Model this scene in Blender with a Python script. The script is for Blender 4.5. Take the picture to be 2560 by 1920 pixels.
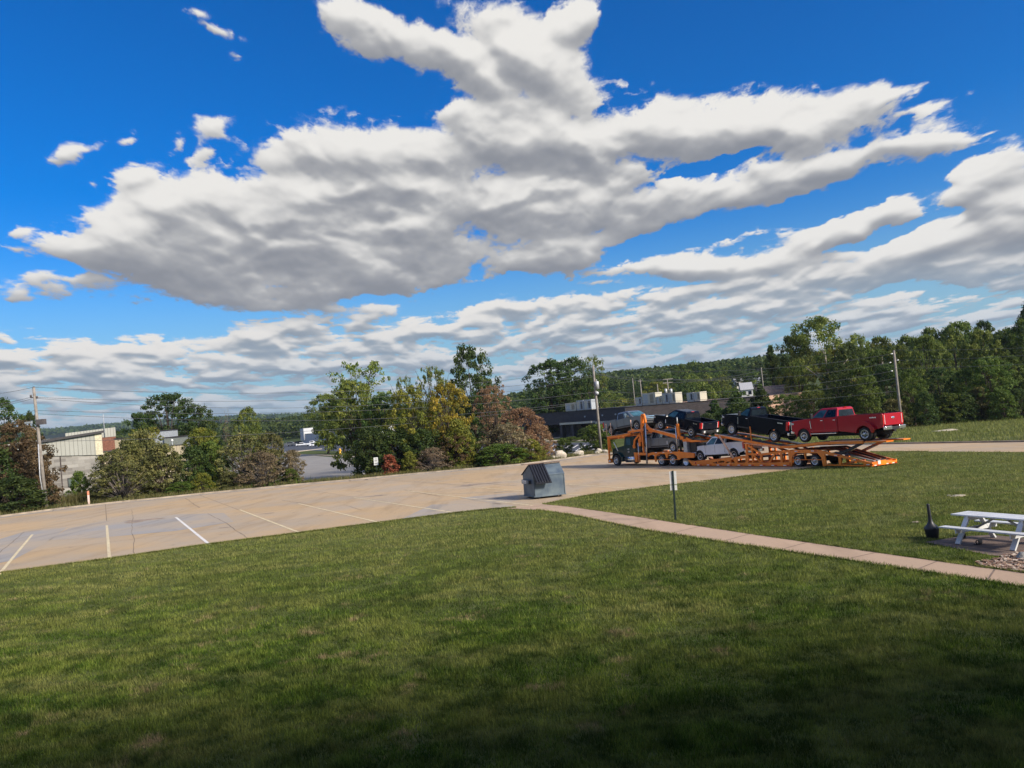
import bpy, math, random
import numpy as np
from mathutils import Vector, Matrix
for o in list(bpy.data.objects): bpy.data.objects.remove(o)
SC=bpy.context.scene
COL=SC.collection
R_=math.radians
# ---------------------------------------------------------------- camera
PIT=R_(1.75); ROL=R_(-5.4); CH=4.2; FPX=1940.0
cd=bpy.data.cameras.new('camera'); cam=bpy.data.objects.new('camera',cd); COL.objects.link(cam)
cd.sensor_width=36; cd.lens=FPX/2560*36; cd.clip_start=0.1; cd.clip_end=12000
_fw=Vector((0,math.cos(PIT),math.sin(PIT))); _u0=Vector((0,-math.sin(PIT),math.cos(PIT))); _r0=Vector((1,0,0))
_rt=_r0*math.cos(ROL)+_u0*math.sin(ROL); _up=_r0*(-math.sin(ROL))+_u0*math.cos(ROL)
cam.matrix_world=Matrix(((_rt.x,_up.x,-_fw.x,0),(_rt.y,_up.y,-_fw.y,0),(_rt.z,_up.z,-_fw.z,CH),(0,0,0,1)))
SC.camera=cam
SC.render.resolution_x=1024; SC.render.resolution_y=768
SC.view_settings.view_transform='Standard'; SC.view_settings.look='None'
SC.view_settings.exposure=EXPOSURE=0.45; SC.view_settings.gamma=1
def ray(px,py):
    return _rt*((px-1280)/FPX)+_up*((960-py)/FPX)+_fw
# ---------------------------------------------------------------- sun + sky
SUN_EL=30; SUN_AZ=125    # azimuth clockwise from +y (view direction): behind, to the right
sl=bpy.data.lights.new('sun','SUN'); sun=bpy.data.objects.new('sun',sl); COL.objects.link(sun)
sl.energy=4.4; sl.angle=R_(10.0); sl.color=(1.0,0.90,0.76)
_sd=Vector((math.sin(R_(SUN_AZ))*math.cos(R_(SUN_EL)),math.cos(R_(SUN_AZ))*math.cos(R_(SUN_EL)),math.sin(R_(SUN_EL))))
sun.rotation_euler=_sd.to_track_quat('Z','Y').to_euler(); sun.location=_sd*60
world=bpy.data.worlds.new('World'); SC.world=world; world.use_nodes=True
wt=world.node_tree; wt.nodes.clear()
def N(t,ty,inp=None,**kw):
    n=t.nodes.new(ty)
    for k,v in kw.items(): setattr(n,k,v)
    if inp:
        for k,v in inp.items():
            if isinstance(v,bpy.types.NodeSocket): t.links.new(v,n.inputs[k])
            else: n.inputs[k].default_value=v
    return n
def M(t,op,a,b=None,c=None,clamp=False):
    n=t.nodes.new('ShaderNodeMath'); n.operation=op; n.use_clamp=clamp
    for i,v in enumerate((a,b,c)):
        if v is None: continue
        if isinstance(v,bpy.types.NodeSocket): t.links.new(v,n.inputs[i])
        else: n.inputs[i].default_value=v
    return n.outputs[0]
def VM(t,op,a,b=None):
    n=t.nodes.new('ShaderNodeVectorMath'); n.operation=op
    for i,v in enumerate((a,b)):
        if v is None: continue
        if isinstance(v,bpy.types.NodeSocket): t.links.new(v,n.inputs[i])
        else: n.inputs[i].default_value=v
    return n
def MR(t,v,a,b,c,d,smooth=False,clamp=True):
    n=t.nodes.new('ShaderNodeMapRange'); n.clamp=clamp
    if smooth: n.interpolation_type='SMOOTHSTEP'
    t.links.new(v,n.inputs[0])
    for i,x in enumerate((a,b,c,d)): n.inputs[i+1].default_value=x
    return n.outputs[0]
def MIX(t,f,a,b,blend='MIX'):
    n=t.nodes.new('ShaderNodeMix'); n.data_type='RGBA'; n.blend_type=blend
    for i,v in ((0,f),(6,a),(7,b)):
        if isinstance(v,bpy.types.NodeSocket): t.links.new(v,n.inputs[i])
        else: n.inputs[i].default_value=(v if i==0 else (*v,1) if len(v)==3 else v)
    return n.outputs[2]
# cloud masses in direction space (x/y, z/y about the view azimuth): (px,py) of their centre, half-axes, tilt, weight
c1=lambda x,y,a,b,t,w=1:(x*.5787,y*.5787,a*.5787,b*.5787,t,w)
c2=lambda x,y,a,b,t,w=1:(1280+x*.5787,y*.5787,a*.5787,b*.5787,t,w)
ELL=[c1(730,1010,640,250,14),c1(1500,980,850,330,4),c1(820,1150,600,180,-4),c2(-20,590,330,120,0),c2(60,860,420,190,0),c1(1500,1180,560,130,4),c1(1620,660,600,175,-3),c1(1250,1290,560,100,-3),
 c1(980,505,150,90,20,.8),c1(920,630,150,50,10,.65),c1(300,615,185,50,12,.62),c1(530,575,60,30,15,.4),c1(740,590,70,50,30,.48),
 c1(600,740,110,65,20,.8),c1(380,750,40,30,0,.5),c1(80,1010,110,60,-20,.7),c1(60,1110,170,40,-5,.85),c1(150,1205,130,38,0,.7),
 c1(290,1290,50,20,0,.6),c1(400,1330,60,20,0,.6),c1(150,1395,55,30,0,.7),c1(690,1370,60,30,0,.8),c1(30,1485,35,16,0,.6),c1(465,1450,35,16,0,.5),
 c1(810,20,110,45,-15,.62),c1(900,92,160,36,-20,.64),c1(1020,205,70,26,-15,.5),c1(1750,160,330,100,-20,.95),c1(2060,270,320,110,-24,.92),
 c1(1980,500,120,70,0,.6),c1(2110,1275,100,35,12,.8),
 c2(150,260,350,140,-35,.95),c2(330,80,130,75,55,.66),c2(900,540,850,125,2),c2(1600,450,200,60,22,.9),c2(300,600,420,160,-5),
 c2(1210,745,600,85,11),c2(1780,615,260,42,6,.85),c2(400,870,560,145,4),c2(150,1080,380,110,5),c2(1520,900,480,95,20),
 c2(2120,790,260,150,22),c2(1780,1120,680,140,11),c2(2200,960,240,230,10),c2(830,1140,500,85,9),c2(920,1010,160,75,15,.9),
 c2(430,1190,130,62,0),c2(1200,1240,330,50,-4),c2(1400,1050,100,60,10,.8),c2(2090,560,70,22,25,.5),c2(300,1300,120,22,5,.6)]

def _vn(x,y,seed):
    rs=np.random.RandomState(seed); T=rs.rand(256*256).astype(np.float32)
    xi=np.floor(x).astype(np.int64); yi=np.floor(y).astype(np.int64)
    fx=(x-xi).astype(np.float32); fy=(y-yi).astype(np.float32)
    fx=fx*fx*fx*(fx*(fx*6-15)+10); fy=fy*fy*fy*(fy*(fy*6-15)+10)
    x0=xi&255; x1=(xi+1)&255; y0=(yi&255)<<8; y1=((yi+1)&255)<<8
    a=T[y0+x0]; b=T[y0+x1]; c=T[y1+x0]; d=T[y1+x1]
    return (a+(b-a)*fx)+((c+(d-c)*fx)-(a+(b-a)*fx))*fy
def _fbm(x,y,octs,seed,rough=.55,bil=False):
    s=0; amp=1; tot=0
    for o in range(octs):
        n=_vn(x+o*17.3,y+o*9.1,seed+o)
        if bil: n=1-np.abs(2*n-1)
        s=s+n*amp; tot+=amp; amp*=rough
        x,y=(x*.8-y*.6)*2.03,(x*.6+y*.8)*2.03
    return s/tot
def _ss(v,a,b):
    t=np.clip((v-a)/(b-a),0,1); return t*t*(3-2*t)
def _blur(a,r):
    # repeated box blur along both axes
    r=int(r)
    for ax in (0,1):
        for _ in range(2):
            p=np.concatenate([np.repeat(np.take(a,[0],ax),r+1,ax),a,np.repeat(np.take(a,[-1],ax),r,ax)],ax)
            c=np.cumsum(p,ax,dtype=np.float64)
            n=a.shape[ax]
            a=((np.take(c,range(2*r+1,2*r+1+n),ax)-np.take(c,range(0,n),ax))/(2*r+1)).astype(np.float32)
    return a
GAPS=[c2(870,985,430,38,18),c2(300,1235,420,42,0),c2(1900,1262,360,24,4),c2(1640,985,260,26,14),c2(1600,805,470,36,17),c2(820,690,210,22,13),
 c1(1950,1290,420,38,3),c1(400,1400,560,50,-3)]
AZ0,AZ1,EL0,EL1=-46.0,46.0,-2.0,44.0
def clouds(W_=2300,H_=1150):
    """broken cumulus field over the view azimuth; rgb = cloud radiance, a = cover"""
    az=np.radians(np.linspace(AZ0,AZ1,W_))[None,:]; el=np.radians(np.linspace(EL0,EL1,H_))[:,None]
    X=np.sin(az)*np.cos(el); Y=np.cos(az)*np.cos(el); Z=np.sin(el)+0*az
    rt=np.array(_rt); up=np.array(_up); fw=np.array(_fw)
    q=X*fw[0]+Y*fw[1]+Z*fw[2]
    px=1280+FPX*(X*rt[0]+Y*rt[1]+Z*rt[2])/q; py=960-FPX*(X*up[0]+Y*up[1]+Z*up[2])/q
    px=px.astype(np.float32); py=py.astype(np.float32)
    pl=np.maximum(Z,0)+.10
    U=(X/pl).astype(np.float32)+40; V=(Y/pl*.75).astype(np.float32)+40
    pp=np.hypot(np.maximum(Z,0)+.3,0)
    U2=(X/(Z+.45)*6).astype(np.float32)+60; V2=(Z*16/(Z+.45)).astype(np.float32)+60
    w1=_fbm(U2*1.0,V2*1.0,8,11,.58)-.5; w2=_fbm(U2*1.0+9,V2*1.0+5,8,31,.58)-.5
    wx=px+w1*210+8; wy=py+w2*130-6
    acc=None
    for (ex,ey,a,b,t,w) in ELL:
        c,s=math.cos(R_(t)),math.sin(R_(t))
        dx=(wx-ex); dy=-(wy-ey)
        L=np.hypot((dx*c+dy*s)/(a*1.06),(-dx*s+dy*c)/(b*1.06))
        # flat tops of the field: thickness saturates inward
        v=(w-L)*min(1.0,(b/150)**.35)
        q_=np.clip((-dx*s+dy*c)/(b*1.02),-1,1)
        if acc is None: acc=v; vert=q_
        else:
            h=np.clip(.5+.5*(acc-v)/.05,0,1); vert=q_+(vert-q_)*np.clip(.5+.5*(acc-v)/.22,0,1); acc=v+(acc-v)*h+.05*h*(1-h)
    gap=None
    for (ex,ey,a,b,t,w) in GAPS:
        c,s=math.cos(R_(t)),math.sin(R_(t)); gx=px+w1*230; gy=py+w2*110; dx=gx-ex; dy=-(gy-ey)
        v=w-np.hypot((dx*c+dy*s)/(a*1.1),(-dx*s+dy*c)/(b*1.15)); gap=v if gap is None else np.maximum(gap,v)
    gap=_ss(gap,-.45,.60)
    mass=np.clip(acc,-.6,.60)-.95*gap
    # low cloud streets toward the horizon
    ez=Z/np.maximum(Y,.2)
    st=_fbm((X/(Z+.08)*4.6+w1*2.0).astype(np.float32)+20,(np.log(np.maximum(ez,0)+.04)*12.5+w2*1.2).astype(np.float32)+47,8,71,.62)
    e1=.34-1.1*_ss(ez+w2*.012,.122,.165); e2=-.20*(1-_ss(ez,.0,.06))
    street=(st-.40)*2.8+e1*.9+e2-4*np.maximum(ez-.165,0)-.7*gap-.25*_ss(.03-abs(ez-.062),0,.03)
    far=1-_ss(ez,.10,.17)
    big=_fbm(U*2.0,V*2.0,8,101,.55)-.5
    bil=_fbm(U2*1.5+w1*2,V2*1.5+w2*2,7,131,.55,True)-.55
    fine=_fbm(U2*3,V2*3,6,151,.62)-.5
    det=big*.70+bil*1.05+fine*.42
    dens=np.maximum(mass*1.0+.02+det*(.92-.4*far),street*.62+fine*.25+bil*.12)
    A=_ss(dens+fine*.10,-.06,.24)**1.3
    d=dens.astype(np.float32)
    k=H_/1150
    pf=_fbm(U2*2.6+w1*3,V2*3.4+w2*3,6,171,.55,True)-.55; dh=(d+.55*pf*_ss(d,.0,.25)).astype(np.float32)
    g1=0
    for r,wgt in ((1,.8),(3,1.4),(7,1.5),(14,.95),(28,.45),(55,.3)):
        b=_blur(dh,max(1,r*k)); sh=max(1,int(r*1.3*k))
        up_=np.roll(b,-sh,0); up_[-sh:]=b[-sh:]
        rt_=np.roll(b,-sh//2,1)
        gg=wgt*((b-up_)*.8+(b-rt_)*.25); g1=g1+gg
        if r==7: gs=g1
    g1=np.where(g1<0,g1*.42,g1); th=_blur(d,6*k)
    body=_ss(th,.04,.62)
    dark=_blur(_ss(d,.15,.75).astype(np.float32),28*k)
    lit=.47-.14*body-.20*dark+g1*1.5+bil*.34+big*.35+fine*.6+.18*_blur(vert.astype(np.float32),6*k)
    lit=_blur(lit.astype(np.float32),2*k)*.55+lit*.45; lit=1/(1+np.exp(-(lit-.53)*3.0)); lit=np.clip((lit-.08)/.84,0,1); lit=.04+.96*lit
    gs=np.where(gs<0,gs*.6,gs); lf=.50+gs*3.0+g1*.5+(.25-body)*.35+fine*.3; lf=1/(1+np.exp(-(lf-.52)*3.8))
    lit=lit*(1-far)+lf*far
    f=far[...,None]*.999
    ez3=_ss(ez,.0,.13)[...,None]
    sh_=np.array([.24,.255,.29])*(1-f)+np.array([.27,.34,.42])*f
    li_=np.array([.86,.84,.805])*(1-f)+(np.array([.60,.67,.73])*(1-ez3)+np.array([.86,.83,.79])*ez3)*f
    rgb=sh_+(li_-sh_)*lit[...,None]
    out=np.empty((H_,W_,4),np.float32); out[...,:3]=rgb; out[...,3]=A*(1-.55*(1-_ss(ez,.0,.05)))
    return out

_ci=clouds(); _h,_w=_ci.shape[:2]
im=bpy.data.images.new('cloud_cover',_w,_h,alpha=True,float_buffer=True); im.colorspace_settings.name='Non-Color'
im.alpha_mode='CHANNEL_PACKED'
im.pixels.foreach_set(_ci.ravel()); im.update()
tc=N(wt,'ShaderNodeTexCoord')
dirv=VM(wt,'NORMALIZE',tc.outputs['Generated']).outputs[0]
sep=N(wt,'ShaderNodeSeparateXYZ',{0:dirv})
azn=M(wt,'ARCTAN2',sep.outputs[0],sep.outputs[1]); eln=M(wt,'ARCSINE',sep.outputs[2])
uv=N(wt,'ShaderNodeCombineXYZ',{0:MR(wt,azn,R_(AZ0),R_(AZ1),0,1,clamp=False),1:MR(wt,eln,R_(EL0),R_(EL1),0,1,clamp=False)}).outputs[0]
ct=N(wt,'ShaderNodeTexImage',{0:uv},extension='EXTEND',interpolation='Linear'); ct.image=im
on=N(wt,'ShaderNodeTexNoise',{'Vector':dirv,'Scale':4.0,'Detail':3}).outputs[0]
front=M(wt,'MULTIPLY',MR(wt,M(wt,'ABSOLUTE',azn),R_(38),R_(46),1,0,True),MR(wt,eln,R_(38),R_(44),1,0,True))
A=M(wt,'ADD',M(wt,'MULTIPLY',ct.outputs[1],front),M(wt,'MULTIPLY',MR(wt,on,.48,.56,0,1,True),M(wt,'SUBTRACT',1.0,front)))
ccol=MIX(wt,front,(.74,.75,.77),ct.outputs[0])
skyt=N(wt,'ShaderNodeTexSky',sky_type='NISHITA',sun_disc=False,sun_elevation=R_(SUN_EL),sun_rotation=R_(SUN_AZ),altitude=200,air_density=1.0,dust_density=.6,ozone_density=2.0)
SKYK=.10
skc=MIX(wt,1.0,skyt.outputs[0],(SKYK,SKYK,SKYK),'MULTIPLY')
hs=N(wt,'ShaderNodeHueSaturation',{'Hue':.508,'Saturation':1.62,'Value':1.38,'Color':skc})
skc=MIX(wt,1.0,hs.outputs[0],(.62,.88,1.06),'MULTIPLY')
skc=MIX(wt,MR(wt,eln,0.0,R_(13),.85,0,True),skc,(.27,.47,.64))
WS=SKY_STRENGTH=0.10
final=MIX(wt,A,skc,ccol)
# colours above are in picture units; the background runs at strength 0.10
EXK=2**-EXPOSURE/WS
final=MIX(wt,1.0,final,(EXK,EXK,EXK),'MULTIPLY')
bg=N(wt,'ShaderNodeBackground',{0:final,1:WS}); wo=N(wt,'ShaderNodeOutputWorld',{0:bg.outputs[0]})
world.cycles.sampling_method='MANUAL'; world.cycles.sample_map_resolution=1024
# ---------------------------------------------------------------- helpers
GXS,GYS=-.0165,-.0234
def plane(x,y): return GXS*x+GYS*y
def gp(px,py,off=0.0):
    r=ray(px,py); t=(off-CH)/(r.z-GXS*r.x-GYS*r.y); return Vector((r.x*t,r.y*t,CH+r.z*t))
def gpz(px,py,z):
    r=ray(px,py); t=(z-CH)/r.z; return Vector((r.x*t,r.y*t,z))
def at(px,py,D):
    r=ray(px,py); return Vector((r.x/r.y*D,D,CH+r.z/r.y*D))
CURB_PX=[(0,1293),(160,1272),(305,1256),(400,1247),(500,1236),(650,1222),(740,1213),(900,1199),(1038,1185.5),(1240,1168),(1305,1162),(1402,1149.5),(1480,1138),(1519,1135),(1600,1129),(1750,1121),(1900,1117),(2208,1111),(2560,1105.5)]
CURB=[gp(*p) for p in CURB_PX]
_d0=(CURB[0]-CURB[2]).normalized(); _d1=(CURB[-1]-CURB[-2]).normalized()
CURB=[CURB[0]+_d0*60]+CURB+[CURB[-1]+_d1*90]
for v in CURB: v.z=plane(v.x,v.y)
_cx=np.array([v.x for v in CURB]); _cy=np.array([v.y for v in CURB])
_o=np.argsort(_cx); _cx=_cx[_o]; _cy=_cy[_o]
def _sm(v,a,b):
    t=np.clip((v-a)/(b-a),0,1); return t*t*(3-2*t)
def gzn(x,y):
    x=np.asarray(x,float); y=np.asarray(y,float)
    p=GXS*x+GYS*y
    t=y-np.interp(x,_cx,_cy)
    tgt=-2.8+1.4*_sm(-x/np.maximum(y,1),.37,.43)
    k=_sm(t,2.0,20.0)
    far=_sm(x,22,40)*(1-_sm(t,120,200))
    tgt=tgt*(1-far)+np.maximum(p,-3.4)*far
    z=p*(1-k)+tgt*k
    z=z+9.0*_sm(y,230,430)*_sm(x,-10,90)+6*_sm(y,380,600)
    tan=np.clip(x/np.maximum(y,50),-.8,.6)
    z=z+np.interp(tan,[-.8,-.6,-.5,-.34,-.27,0,.6],[44,45,43,32,20,10,30])*_sm(y,1500,2300)
    return z
def gz(x,y): return float(gzn(x,y))
# ---- materials (all node based)
MATS={}
def mat(name,col,rough=.6,metal=0.0,var=.12,scale=6.0,bump=0.0,bscale=30.0,coat=0.0,spec=.5,col2=None,detail=4,alpha=None):
    if name in MATS: return MATS[name]
    m=bpy.data.materials.new(name); m.use_nodes=True; t=m.node_tree
    b=t.nodes['Principled BSDF']
    tc_=t.nodes.new('ShaderNodeTexCoord'); 
    n=N(t,'ShaderNodeTexNoise',{'Vector':tc_.outputs['Object'],'Scale':scale,'Detail':detail})
    c2_=col2 or tuple(c*(1-var*1.6) for c in col)
    c=MIX(t,MR(t,n.outputs[0],.35,.65,0,1),tuple(min(1,c*(1+var)) for c in col) if not col2 else col,c2_)
    t.links.new(c,b.inputs['Base Color'])
    b.inputs['Roughness'].default_value=rough; b.inputs['Metallic'].default_value=metal
    b.inputs['Coat Weight'].default_value=coat; b.inputs['Coat Roughness'].default_value=.05
    b.inputs['Specular IOR Level'].default_value=spec
    if bump:
        n2=N(t,'ShaderNodeTexNoise',{'Vector':tc_.outputs['Object'],'Scale':bscale,'Detail':5})
        bp=N(t,'ShaderNodeBump',{'Height':n2.outputs[0],'Strength':bump,'Distance':.02}); t.links.new(bp.outputs[0],b.inputs['Normal'])
    MATS[name]=m; return m
def paint(name,col,metal=.1,rough=.35): return mat(name,col,rough,metal,var=.03,scale=3,coat=.55,spec=.15)
# ---- mesh builder
class MB:
    def __init__(s): s.v=[]; s.f=[]; s.m=[]; s.sm=[]
    def add(s,vs,fs,mi=0,smooth=False):
        o=len(s.v); s.v+= [tuple(v) for v in vs]; s.f+=[tuple(i+o for i in f) for f in fs]; s.m+=[mi]*len(fs); s.sm+=[smooth]*len(fs); return s
    def box(s,x0,x1,y0,y1,z0,z1,mi=0):
        return s.add([(x,y,z) for z in (z0,z1) for y in (y0,y1) for x in (x0,x1)],[(0,2,3,1),(4,5,7,6),(0,1,5,4),(2,6,7,3),(0,4,6,2),(1,3,7,5)],mi)
    def beam(s,p,q,w,h=None,mi=0,up=(0,0,1)):
        p=Vector(p); q=Vector(q); h=h or w; d=(q-p).normalized(); u=Vector(up)
        if abs(d.dot(u))>.98: u=Vector((0,1,0))
        a=d.cross(u).normalized(); b=a.cross(d).normalized(); a*=w/2; b*=h/2
        vs=[c+sa*a+sb*b for c in (p,q) for sb in (-1,1) for sa in (-1,1)]
        return s.add(vs,[(0,1,3,2),(4,6,7,5),(0,4,5,1),(2,3,7,6),(0,2,6,4),(1,5,7,3)],mi)
    def tube(s,pts,r,n=8,mi=0,caps=True):
        pts=[Vector(p) for p in pts]; k=len(pts)
        rr=r if isinstance(r,(list,tuple)) else [r]*k
        prev=None; vs=[]
        for i,p in enumerate(pts):
            d=(pts[min(i+1,k-1)]-pts[max(i-1,0)]).normalized()
            if prev is None:
                u=Vector((0,0,1)) if abs(d.z)<.9 else Vector((1,0,0)); a=d.cross(u).normalized()
            else:
                a=(prev-d*prev.dot(d)).normalized()
            prev=a; b=d.cross(a)
            for j in range(n):
                t=2*math.pi*j/n; vs.append(p+(a*math.cos(t)+b*math.sin(t))*rr[i])
        fs=[(i*n+j,i*n+(j+1)%n,(i+1)*n+(j+1)%n,(i+1)*n+j) for i in range(k-1) for j in range(n)]
        if caps: fs+=[tuple(range(n-1,-1,-1)),tuple((k-1)*n+j for j in range(n))]
        return s.add(vs,fs,mi,True)
    def lathe(s,prof,o=(0,0,0),axis='z',n=24,mi=0):
        vs=[]; o=Vector(o)
        for (r,h) in prof:
            for j in range(n):
                t=2*math.pi*j/n; c,d=r*math.cos(t),r*math.sin(t)
                vs.append(o+Vector((c,d,h) if axis=='z' else (c,h,d) if axis=='y' else (h,c,d)))
        k=len(prof)
        fs=[(i*n+j,i*n+(j+1)%n,(i+1)*n+(j+1)%n,(i+1)*n+j) for i in range(k-1) for j in range(n)]
        return s.add(vs,fs,mi,True)
    def prism(s,poly,y0,y1,holes=(),mi=0,axes='xz'):
        """polygon in x,z extruded along y"""
        from mathutils.geometry import tessellate_polygon
        loops=[[Vector((p[0],p[1],0)) for p in poly]]+[[Vector((p[0],p[1],0)) for p in h] for h in holes]
        flat=[v for l in loops for v in l]; tris=tessellate_polygon(loops); n=len(flat)
        f=(lambda v,y:(v.x,y,v.y)) if axes=='xz' else (lambda v,y:(v.x,v.y,y)) if axes=='xy' else (lambda v,y:(y,v.x,v.y))
        vs=[f(v,y0) for v in flat]+[f(v,y1) for v in flat]
        fs=[t for t in tris]+[tuple(i+n for i in reversed(t)) for t in tris]
        o=0
        for l in loops:
            k=len(l)
            for i in range(k):
                a,b=o+i,o+(i+1)%k; fs.append((a,b,b+n,a+n))
            o+=k
        return s.add(vs,fs,mi)
    def quad(s,a,b,c,d,mi=0): return s.add([a,b,c,d],[(0,1,2,3)],mi)
    def mesh(s,name,mats):
        me=bpy.data.meshes.new(name); me.from_pydata(s.v,[],s.f)
        for m in (mats if isinstance(mats,(list,tuple)) else [mats]): me.materials.append(m)
        me.polygons.foreach_set('material_index',s.m); me.polygons.foreach_set('use_smooth',s.sm)
        import bmesh
        b=bmesh.new(); b.from_mesh(me); bmesh.ops.recalc_face_normals(b,faces=b.faces); b.to_mesh(me); b.free()
        me.update(); return me
    def build(s,name,mats,parent=None,bevel=0):
        o=bpy.data.objects.new(name,s.mesh(name,mats)); COL.objects.link(o)
        if parent: o.parent=parent
        if bevel:
            md=o.modifiers.new('bevel','BEVEL'); md.width=bevel; md.segments=2; md.limit_method='ANGLE'; md.angle_limit=R_(40)
        return o
def tag(o,label=None,cat=None,group=None,kind=None):
    if label: o['label']=label
    if cat: o['category']=cat
    if group: o['group']=group
    if kind: o['kind']=kind
    return o
def empty(name,loc=(0,0,0),rz=0,mw=None):
    o=bpy.data.objects.new(name,None); COL.objects.link(o); o.empty_display_size=.3
    if mw is not None: o.matrix_world=mw
    else: o.location=loc; o.rotation_euler=(0,0,rz)
    return o
def copy_tree(o,parent=None):
    c=o.copy(); COL.objects.link(c); c.parent=parent
    for ch in list(o.children): copy_tree(ch,c)
    return c
def sheet(name,pts,m,dz=0.0,kind='structure'):
    from mathutils.geometry import tessellate_polygon
    vs=[Vector((p.x,p.y,p.z+dz)) for p in pts]
    tr=tessellate_polygon([[Vector((v.x,v.y,0)) for v in vs]])
    fs=[]
    for t in tr:
        a,b,c=[vs[i] for i in t]
        fs.append(tuple(t) if (b-a).cross(c-a).z>0 else tuple(reversed(t)))
    me=bpy.data.meshes.new(name); me.from_pydata([tuple(v) for v in vs],[],fs); me.materials.append(m)
    o=bpy.data.objects.new(name,me); COL.objects.link(o); tag(o,kind=kind); return o
# ---------------------------------------------------------------- ground materials
LOTA=0.4911   # lot direction
def ground_mat():
    m=bpy.data.materials.new('lawn_ground'); m.use_nodes=True; t=m.node_tree; b=t.nodes['Principled BSDF']
    P=N(t,'ShaderNodeNewGeometry').outputs['Position']
    n1=N(t,'ShaderNodeTexNoise',{'Vector':P,'Scale':.35,'Detail':6,'Roughness':.65}).outputs[0]
    n2=N(t,'ShaderNodeTexNoise',{'Vector':P,'Scale':9.0,'Detail':5,'Roughness':.7}).outputs[0]
    n3=N(t,'ShaderNodeTexNoise',{'Vector':P,'Scale':.9,'Detail':8,'Roughness':.7}).outputs[0]
    c=MIX(t,MR(t,n2,.3,.7,0,1),(.022,.042,.008),(.10,.12,.022))
    c=MIX(t,MR(t,n1,.42,.62,0,.7),c,(.13,.145,.055))
    c=MIX(t,MR(t,n3,.60,.72,0,.75),c,(.20,.15,.085))
    sp=N(t,'ShaderNodeSeparateXYZ',{0:P}); far=MR(t,sp.outputs[1],150,500,0,1)
    c=MIX(t,far,c,(.05,.075,.03))
    t.links.new(c,b.inputs['Base Color']); b.inputs['Roughness'].default_value=.9; b.inputs['Specular IOR Level'].default_value=.1
    bp=N(t,'ShaderNodeBump',{'Height':n2,'Strength':.6,'Distance':.04}); t.links.new(bp.outputs[0],b.inputs['Normal'])
    return m
def concrete_mat(name,base,alt,slab=None,rot=0.0,joint=(.12,.09,.07)):
    m=bpy.data.materials.new(name); m.use_nodes=True; t=m.node_tree; b=t.nodes['Principled BSDF']
    P=N(t,'ShaderNodeNewGeometry').outputs['Position']
    n1=N(t,'ShaderNodeTexNoise',{'Vector':P,'Scale':.16,'Detail':7,'Roughness':.62}).outputs[0]
    n2=N(t,'ShaderNodeTexNoise',{'Vector':P,'Scale':14.0,'Detail':6,'Roughness':.7}).outputs[0]
    st=N(t,'ShaderNodeMapping',{0:P,'Rotation':(0,0,-rot),'Scale':(.9,.12,1)})
    n3=N(t,'ShaderNodeTexNoise',{'Vector':st.outputs[0],'Scale':1.0,'Detail':7,'Roughness':.65}).outputs[0]
    n4=N(t,'ShaderNodeTexNoise',{'Vector':P,'Scale':1.1,'Detail':8,'Roughness':.75}).outputs[0]
    c=MIX(t,MR(t,n1,.38,.60,0,1),base,alt)
    if slab:
        mp=N(t,'ShaderNodeMapping',{0:P,'Rotation':(0,0,-rot)})
        br=N(t,'ShaderNodeTexBrick',{'Vector':mp.outputs[0],'Color1':(1,1,1,1),'Color2':(.62,.62,.62,1),'Mortar':(0,0,0,1),'Scale':1.0,'Mortar Size':.028,'Mortar Smooth':.3,'Brick Width':slab,'Row Height':slab*.93},offset=0.0)
        c=MIX(t,.28,c,MIX(t,1.0,c,br.outputs[0],'MULTIPLY'))
        jn=M(t,'MULTIPLY',br.outputs[1],MR(t,n4,.3,.6,.25,.8)); c=MIX(t,jn,c,joint)
    c=MIX(t,MR(t,n3,.50,.68,0,.5),c,tuple(x*.60 for x in base))
    c=MIX(t,MR(t,n4,.62,.70,0,.8),c,(.12,.105,.10))
    c=MIX(t,MR(t,n2,.3,.7,0,.22),c,tuple(x*.6 for x in base))
    t.links.new(c,b.inputs['Base Color']); b.inputs['Roughness'].default_value=.85; b.inputs['Specular IOR Level'].default_value=.25
    bp=N(t,'ShaderNodeBump',{'Height':n2,'Strength':.25,'Distance':.01}); t.links.new(bp.outputs[0],b.inputs['Normal'])
    return m
M_lawn=ground_mat()
M_lot=concrete_mat('tan_concrete',(.56,.395,.225),(.47,.38,.28),7.85,LOTA)
M_patch=concrete_mat('grey_concrete',(.37,.345,.32),(.46,.37,.27),None,LOTA)
M_path=concrete_mat('path_concrete',(.54,.38,.26),(.47,.34,.24),None,0)
M_kerb=mat('kerb_concrete',(.40,.33,.25),.85,var=.25,scale=1.2,col2=(.22,.18,.14))
M_asph=mat('old_asphalt',(.25,.235,.215),.85,var=.15,scale=.3,bump=.2,col2=(.30,.28,.25))
M_asphd=mat('dark_asphalt',(.065,.072,.088),.8,var=.2,scale=.4)
M_line=mat('faded_yellow_paint',(.78,.68,.42),.8,var=.25,scale=5,col2=(.58,.45,.28))
M_linew=mat('white_line_paint',(.85,.84,.80),.8,var=.15,scale=5,col2=(.68,.62,.55))
M_dirt=mat('bare_dirt',(.20,.135,.085),.95,var=.3,scale=2.5,bump=.5,col2=(.10,.075,.045))
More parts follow.
